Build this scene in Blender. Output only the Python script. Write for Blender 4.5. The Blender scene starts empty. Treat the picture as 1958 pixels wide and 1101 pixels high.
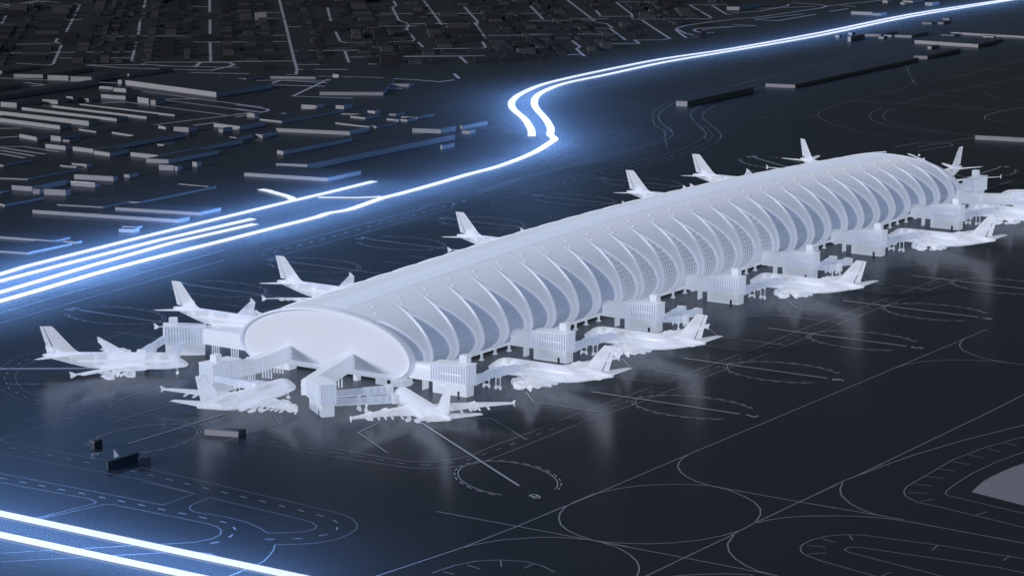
import bpy, math, random
from mathutils import Vector, Matrix
BLD=[[530.3, 713.0, -6.0, -24.5, 14.1, 0.0, 2.9, "short grey hangar block just below the two stacked long slabs, white wall facing the sun"], [533.0, 682.0, -1.1, -11.6, 22.3, 0.0, 3.8, "small square-fronted block beside the short grey hangar, notched at its lit corner"], [532.7, 669.1, 1.3, -5.9, 12.0, 0.0, 1.4, "very low ledge block at the foot of the notched square block"], [499.4, 656.3, -0.4, -21.3, 8.0, 0.0, 3.1, "medium rectangular block, first of three in a stepped row above the two-tone slab roofs"], [500.5, 629.0, -1.3, -22.0, 108.3, 0.0, 3.1, "deep flat-roofed hall, middle of the stepped row of three, roof running far back"], [495.3, 602.8, -2.2, -17.9, 21.7, 0.0, 2.8, "low rectangular block, last and nearest of the stepped row of three"], [588.1, 667.4, -10.2, -52.7, 37.0, 0.0, 1.3, "wide very thin slab with a kinked lit edge behind the stepped row"], [587.9, 702.6, -3.9, -22.1, 28.9, 0.0, 1.1, "thin dark slab with a short pale edge under the road bend"], [632.5, 657.0, -3.9, -11.1, 5.0, 0.0, 2.2, "tiny dim block left of the boxy pale block near the road bend"], [624.4, 633.9, 3.7, -12.6, 10.8, 0.0, 3.7, "boxy pale block with a tall flat front near the road bend"], [663.5, 624.7, -3.5, -30.3, 33.1, 0.0, 3.0, "long block with bright front and long dark side under the looped road"], [641.4, 601.3, 0.8, -3.9, 12.0, 0.0, 2.7, "little cube standing in front of the long bright-fronted block"], [610.9, 565.1, 0.2, -6.9, 19.9, 0.0, 2.7, "small narrow block with long dark side, standing alone on open blue-grey ground"], [634.1, 557.3, 0.0, -6.8, 10.9, 0.0, 2.7, "small stepped block to the right of the lone narrow block"], [556.0, 592.0, 1.1, -5.5, 12.0, 0.0, 1.5, "tiny low block on the edge of the deep flat-roofed hall"], [502.9, 572.8, -0.1, -27.0, 101.3, 0.0, 3.0, "broad hall with a tapering lit wall and very long dark side"], [484.8, 541.4, 5.6, -16.9, 58.6, 0.0, 3.0, "long annex in front of the broad hall, its lit wall sloping down"], [463.0, 510.2, 3.0, -11.5, 5.0, 0.0, 3.7, "tall short block at the near corner of the broad hall"], [466.5, 498.0, 0.1, -2.4, 5.0, 0.0, 3.0, "narrow stub attached right of the tall short block"], [490.1, 501.2, -0.6, -4.9, 5.0, 0.0, 3.4, "small dark curved-sided block standing alone right of the broad hall"], [440.7, 575.3, 2.7, -12.3, 6.3, 0.0, 2.2, "notched grey block on the open ground left of centre"], [435.9, 582.5, 0.3, -15.6, 5.0, 0.0, 0.6, "thin low strip of wall lying in front of the notched grey block"], [396.6, 532.6, 7.7, -30.5, 5.0, 0.0, 3.1, "plain long rectangular block with an even grey front"], [422.5, 508.3, 0.8, -4.6, 9.8, 0.0, 2.1, "small pale cube with a dark tail right of the plain long block"], [372.5, 513.8, 3.7, -19.5, 5.0, 0.0, 2.9, "grey block with a stepped left end below the plain long block"], [367.6, 543.0, 3.9, -19.0, 13.5, 0.0, 0.9, "thin shelf-like slab leaning behind the stepped-end block"], [335.4, 535.2, 3.6, -15.9, 35.4, 0.0, 3.2, "low broad block at far left with the wide pale front"], [330.7, 510.8, 2.3, -4.5, 5.0, 0.0, 3.4, "small cube set before the broad pale-fronted block"], [332.5, 501.9, 5.3, -15.3, 5.1, 0.0, 3.9, "chunky block with a square bright front beside the small cube"], [367.1, 576.8, 7.8, -19.5, 54.4, 0.0, 0.8, "large flat slab roof at the left edge with a thin pale front"], [320.1, 539.2, -0.2, -8.0, 9.2, 0.0, 1.3, "slab end cut by the left edge of the picture, small dark flank"], [281.8, 494.8, -1.5, -5.7, 38.5, 0.0, 1.4, "big dark slab at left edge with a tiny lit corner"], [304.4, 463.8, 9.4, -32.8, 25.6, 0.0, 0.6, "thin pale-edged platform in the blue-lit ground near the route"], [331.9, 459.6, 9.4, -37.1, 81.3, 0.0, 0.9, "wide thin-edged hall with a dark blue flank reaching back"], [414.7, 450.6, 2.5, -25.3, 8.4, 0.0, 1.1, "narrow bar with pale edge behind the wide thin-edged hall"], [310.6, 417.2, 16.0, -60.5, 21.5, 0.0, 2.0, "long pale bar nearest the glowing route on the city side"], [271.2, 455.1, 25.6, -105.1, 11.0, 0.0, 2.1, "longest pale bar, parallel and in front of the wide thin-edged hall"], [262.2, 368.1, 2.7, -10.3, 5.0, 0.0, 1.1, "short thin bar, rear one of the small pair by the glowing route"], [249.0, 359.3, 3.5, -9.6, 5.5, 0.0, 2.1, "short thick bar, front one of the small pair by the glowing route"], [188.7, 412.1, 9.2, -43.8, 15.5, 0.0, 1.0, "thin-edged slab in blue light at the left edge, rear of two"], [201.9, 363.9, 1.6, -10.1, 5.0, 0.0, 0.7, "short thin sliver block off the end of the rear blue-lit slab"], [152.8, 377.4, 6.5, -24.5, 38.9, 0.0, 0.9, "thin-edged slab in blue light at the left edge, front of two"], [409.0, 625.3, 2.7, -8.9, 30.4, 0.0, 1.2, "large low slab at left edge with three pale road lines behind it"], [474.4, 439.3, 14.2, -64.9, 39.9, 0.0, 2.4, "long pale bar with a rounded left end near the forked route branch"], [792.2, 634.9, 2.7, -14.3, 11.4, 0.0, 3.6, "short isolated block with dark flank below the upper road corner"], [808.5, 610.5, 1.1, -7.8, 12.0, 0.0, 3.0, "isolated plain cube right of the short isolated block"], [726.0, 640.1, -0.2, -7.6, 5.0, 0.0, 3.2, "little cube touching the outer bend of the looped road"], [714.7, 618.1, -1.3, -24.8, 85.0, 0.0, 1.3, "very deep thin slab with kinked pale edge beyond the long-flanked block"], [668.5, 564.1, 17.7, -60.7, 26.2, 0.0, 2.9, "long bar with a rounded right corner in the middle of the open ground"], [781.6, 584.3, 8.2, -20.3, 6.0, 0.0, 0.9, "paper-thin pale-edged bar at the head of the middle cluster"], [770.1, 566.1, -1.8, -16.8, 22.3, 0.0, 1.3, "thin tilted block in the middle cluster, second from its left"], [797.4, 568.4, 0.0, -7.8, 6.9, 0.0, 2.7, "small raised cube in the middle cluster"], [798.5, 547.0, 2.4, -5.5, 12.3, 0.0, 1.5, "small thin block right of the raised cube in the cluster"], [774.6, 532.2, 0.4, -12.2, 5.0, 0.0, 0.9, "lowest sliver block at the front of the middle cluster"], [776.6, 519.5, -1.1, -7.9, 12.3, 0.0, 1.5, "small wedge-fronted block at the front of the middle cluster"], [793.6, 530.8, 2.3, -15.2, 24.5, 0.0, 1.0, "thin wide-edged block at the right of the middle cluster"], [732.6, 553.1, -3.9, -37.1, 9.5, 0.0, 1.0, "long thin edge slab slanting below the middle cluster"], [734.0, 517.3, -3.7, -7.5, 26.9, 0.0, 1.4, "wedge-ended block joined to the slanting edge slab"], [725.9, 470.7, 7.8, -22.6, 20.7, 0.0, 3.4, "pale plain bar standing apart toward the S-shaped route"], [743.0, 434.3, 1.9, -6.6, 7.7, 0.0, 2.5, "small cube in front of the dark slanting bar near the S-shaped route"], [762.9, 449.8, -1.6, -3.0, 36.5, 0.0, 3.1, "dark slanting bar nearest the S-shaped route"], [611.0, 565.0, 1.4, -5.6, 20.4, 0.0, 2.5, "small low block with long dark tail, left of its twin"], [636.1, 558.9, 2.1, -6.6, 17.6, 0.0, 2.8, "small low block with long dark tail and stepped foot"], [573.7, 488.0, -0.9, -6.7, 87.4, 0.0, 2.7, "thin dark wall bending back above the bow-fronted hall"], [515.1, 442.4, 8.7, -22.2, 189.3, 0.0, 3.9, "bow-fronted hall whose dark flank curves back toward the S-shaped route"], [664.2, 400.0, -1.4, -2.9, 16.4, 0.0, 3.0, "small dark crescent-shaped wall beside the bow-fronted hall"], [819.8, 995.0, 12.0, -25.5, 69.4, 0.0, 3.2, "flat-roofed depot, left one of three side by side, deep roof behind"], [825.0, 957.3, 6.8, -19.5, 5.0, 0.0, 4.1, "flat-roofed depot, middle one of three side by side"], [826.1, 929.9, 8.4, -18.1, 37.6, 0.0, 4.7, "flat-roofed depot, right and nearest one of three side by side"], [834.0, 1036.5, 2.9, -10.1, 51.8, 0.0, 2.3, "dark slab at upper left corner of the depots with a tiny pale corner"], [834.4, 870.3, -22.8, -125.7, 79.1, 0.0, 4.4, "very large flat hall with a long bright front wall, biggest of the far buildings"], [836.5, 881.4, 0.5, -4.3, 5.0, 0.0, 3.7, "small upright cube at the left end of the very large flat hall"], [801.0, 872.3, 1.7, -14.9, 5.0, 0.0, 1.9, "low thin block in front of the small upright cube"], [792.8, 847.8, -0.3, -15.0, 8.4, 0.0, 3.3, "block with a wedge-shaped bright front before the very large hall"], [751.9, 825.9, 2.8, -25.9, 17.6, 0.0, 3.1, "notched bright-fronted block between the long slabs and the large hall"], [713.8, 831.8, 0.4, -7.1, 5.1, 0.0, 4.9, "L-shaped small block, left one of an adjoining pair"], [723.2, 827.5, 2.1, -11.3, 13.8, 0.0, 2.8, "L-shaped small block, right one of an adjoining pair"], [695.6, 842.8, 2.6, -15.3, 14.8, 0.0, 3.7, "block with an overhanging bright fascia above the long slabs"], [659.9, 857.8, 2.4, -16.3, 27.2, 0.0, 3.9, "block with bright overhanging fascia at the left edge"], [746.7, 779.1, -2.9, -15.1, 5.0, 0.0, 4.7, "taller cube of the pair in front of the large hall"], [741.4, 759.6, 1.0, -4.7, 13.2, 0.0, 4.0, "smaller cube of the pair in front of the large hall"], [653.8, 827.5, -9.3, -115.1, 14.3, 0.0, 2.2, "long parallel slab, third from the front of the stack of five"], [678.9, 816.6, -10.1, -115.5, 15.6, 0.0, 2.0, "long parallel slab, fourth from the front of the stack of five"], [704.0, 807.6, -8.9, -114.4, 14.2, 0.0, 1.2, "long parallel slab, rearmost and thinnest of the stack of five"], [617.8, 827.3, -6.0, -113.9, 13.7, 0.0, 3.6, "long parallel slab, second from the front and brightest of the stack of five"], [590.4, 800.8, -7.5, -82.6, 13.4, 0.0, 2.9, "long parallel slab, frontmost of the stack of five"], [740.4, 950.9, 1.1, -12.1, 28.6, 0.0, 2.9, "dark slab cut off by the left edge, upper of two"], [690.0, 902.0, -0.1, -11.3, 131.1, 0.0, 3.5, "very deep dark slab cut off by the left edge, lower of two"], [907.2, 836.0, -0.1, -5.5, 5.0, 0.0, 3.7, "small cube, left of three in a line behind the very large hall"], [907.8, 829.5, 2.9, -10.0, 16.5, 0.0, 3.7, "square block, middle of three in a line behind the very large hall"], [918.8, 812.9, 4.3, -11.9, 5.0, 0.0, 1.7, "low bar, right of three in a line behind the very large hall"], [882.5, 910.3, -1.3, -3.6, 62.9, 0.0, 2.8, "dark deep block behind the very large hall with a tiny lit corner"], [724.8, 639.6, 0.8, -7.2, 7.1, 0.0, 3.4, "small cube on the inside of the looped road"], [945.8, 791.0, 20.0, -37.4, 5.0, 0.0, 2.1, "plain thin bar below the end of the long straight street"], [915.4, 814.3, 6.8, -13.9, 24.1, 0.0, 1.7, "low bar left of the plain thin bar"], [978.0, 742.7, -1.2, -7.5, 5.0, 0.0, 4.2, "small upright cube beside the road roundabout curl"], [937.7, 697.2, 28.6, -50.0, 8.3, 0.0, 2.7, "long bar, upper one of the two beside the road corner"], [874.7, 678.6, 28.9, -48.5, 88.2, 52.6, 2.8, "long bar, lower one of the two beside the road corner"], [990.5, 694.2, -1.2, -5.5, 5.2, 0.0, 1.8, "dark little shed behind the upper long bar"], [1763.2, 766.1, 5.0, -14.1, 50.4, 0.0, 3.8, "block with bright cube front beside the winding roads at top right"], [1795.1, 621.4, 3.7, -24.7, 5.0, 0.0, 3.4, "curved-topped bright bar above the twin route lines"], [1796.2, 594.5, 3.4, -8.3, 16.1, 0.0, 2.7, "short end piece joined to the curved-topped bright bar"], [1944.7, 655.5, 0.0, -6.9, 14.2, 0.0, 2.5, "tilted little block at the top edge above the twin route"], [1939.3, 629.2, -4.1, -7.4, 5.0, 0.0, 2.2, "tiny tilted block next to the top edge above the twin route"], [1966.9, 639.7, -2.0, -14.4, 31.7, 0.0, 1.8, "thin wedge block at the top edge with a long shadow side"], [1941.8, 598.3, 1.4, -9.0, 18.6, 0.0, 3.5, "small faceted block closest above the twin route"], [1561.0, 521.2, -0.4, -4.9, 5.0, 0.0, 2.2, "tiny cube, leftmost under the twin route"], [1591.7, 521.5, -0.5, -4.8, 7.8, 0.0, 2.2, "tiny cube touching the lower edge of the twin route"], [1533.7, 492.7, -0.8, -4.2, 32.1, 0.0, 4.7, "small dark block with a bright tall corner under the twin route"], [1587.8, 505.4, 6.7, -20.9, 39.6, 0.0, 2.2, "long thin bar, left one of the row under the twin route"], [1576.6, 484.3, 0.4, -3.3, 5.0, 0.0, 1.6, "speck-sized block in front of the left thin bar"], [1575.3, 478.1, 0.6, -6.3, 8.9, 0.0, 2.2, "small tilted block in front of the left thin bar"], [1596.3, 481.8, 0.4, -8.8, 6.5, 0.0, 1.9, "short bar between the two longer thin bars"], [1598.5, 470.3, 4.6, -17.7, 40.6, 0.0, 2.4, "long thin bar with a dark flank, right one of the row"], [1739.3, 505.7, 4.4, -9.7, 9.5, 0.0, 2.0, "short low bar right of the twin route, left of a joined pair"], [1749.1, 491.0, 1.8, -5.7, 19.4, 0.0, 2.0, "short low bar right of the twin route, right of a joined pair"], [1794.6, 506.9, 3.0, -7.5, 5.8, 0.0, 1.9, "isolated short bar nearest the twin route on its right"], [1639.5, 436.0, 3.6, -13.6, 14.8, 0.0, 1.1, "thin short bar in front of the longest right-edge bar"], [1659.3, 433.8, 4.9, -89.0, 5.0, 0.0, 1.9, "longest thin bar running off the right edge"], [1592.2, 431.3, 7.7, -22.0, 27.8, 0.0, 2.0, "thin plain bar between the two long right-hand bars"], [1553.8, 425.8, -0.2, -71.4, 48.2, 0.0, 3.1, "long grey bar with bulky dark right flank"], [1516.0, 393.1, -0.4, -4.5, 19.4, 0.0, 2.1, "small cube under the long grey bar"], [1645.0, 389.8, 0.6, -11.7, 5.0, 0.0, 2.0, "short bar, upper of two near the right edge"], [1611.3, 378.9, -4.8, -19.1, 20.7, 0.0, 1.9, "wedge-ended bar, lower of two near the right edge"], [1424.6, 364.7, 5.2, -12.4, 77.0, 0.0, 3.1, "block with grey front and long dark flank beyond the longest dark shed"], [1145.5, 378.2, 7.0, -26.4, 256.4, 0.0, 3.0, "longest dark shed with a grey end wall, on the open airfield"], [1410.8, 383.1, -6.0, -5.0, 11.7, -14.1, 1.5, "thin low wall with a knobbed end behind the longest dark shed"], [939.7, 78.9, 11.4, -54.4, 5.0, 0.0, 3.2, "grey wall block cut by the right edge beyond the far terminal end"], [984.6, 377.8, 1.9, -10.0, 118.4, 0.0, 4.4, "white-ended shed with a dark curved flank by the taxiway bends"], [-177.2, -1.9, 0.2, -2.2, 5.3, 0.0, 3.4, "small dark upright box beside the painted 9"], [-199.8, -31.4, -1.4, -2.5, 20.0, 0.0, 3.7, "dark long box in the foreground with a slim bright end"], [-186.5, -38.0, -1.1, -1.4, 4.1, -3.2, 3.2, "dark box end standing behind the foreground long box"], [-129.1, -27.5, 4.9, -15.7, 5.5, 0.0, 2.6, "long grey box on the service road in front of the corner aircraft"]]
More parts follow.
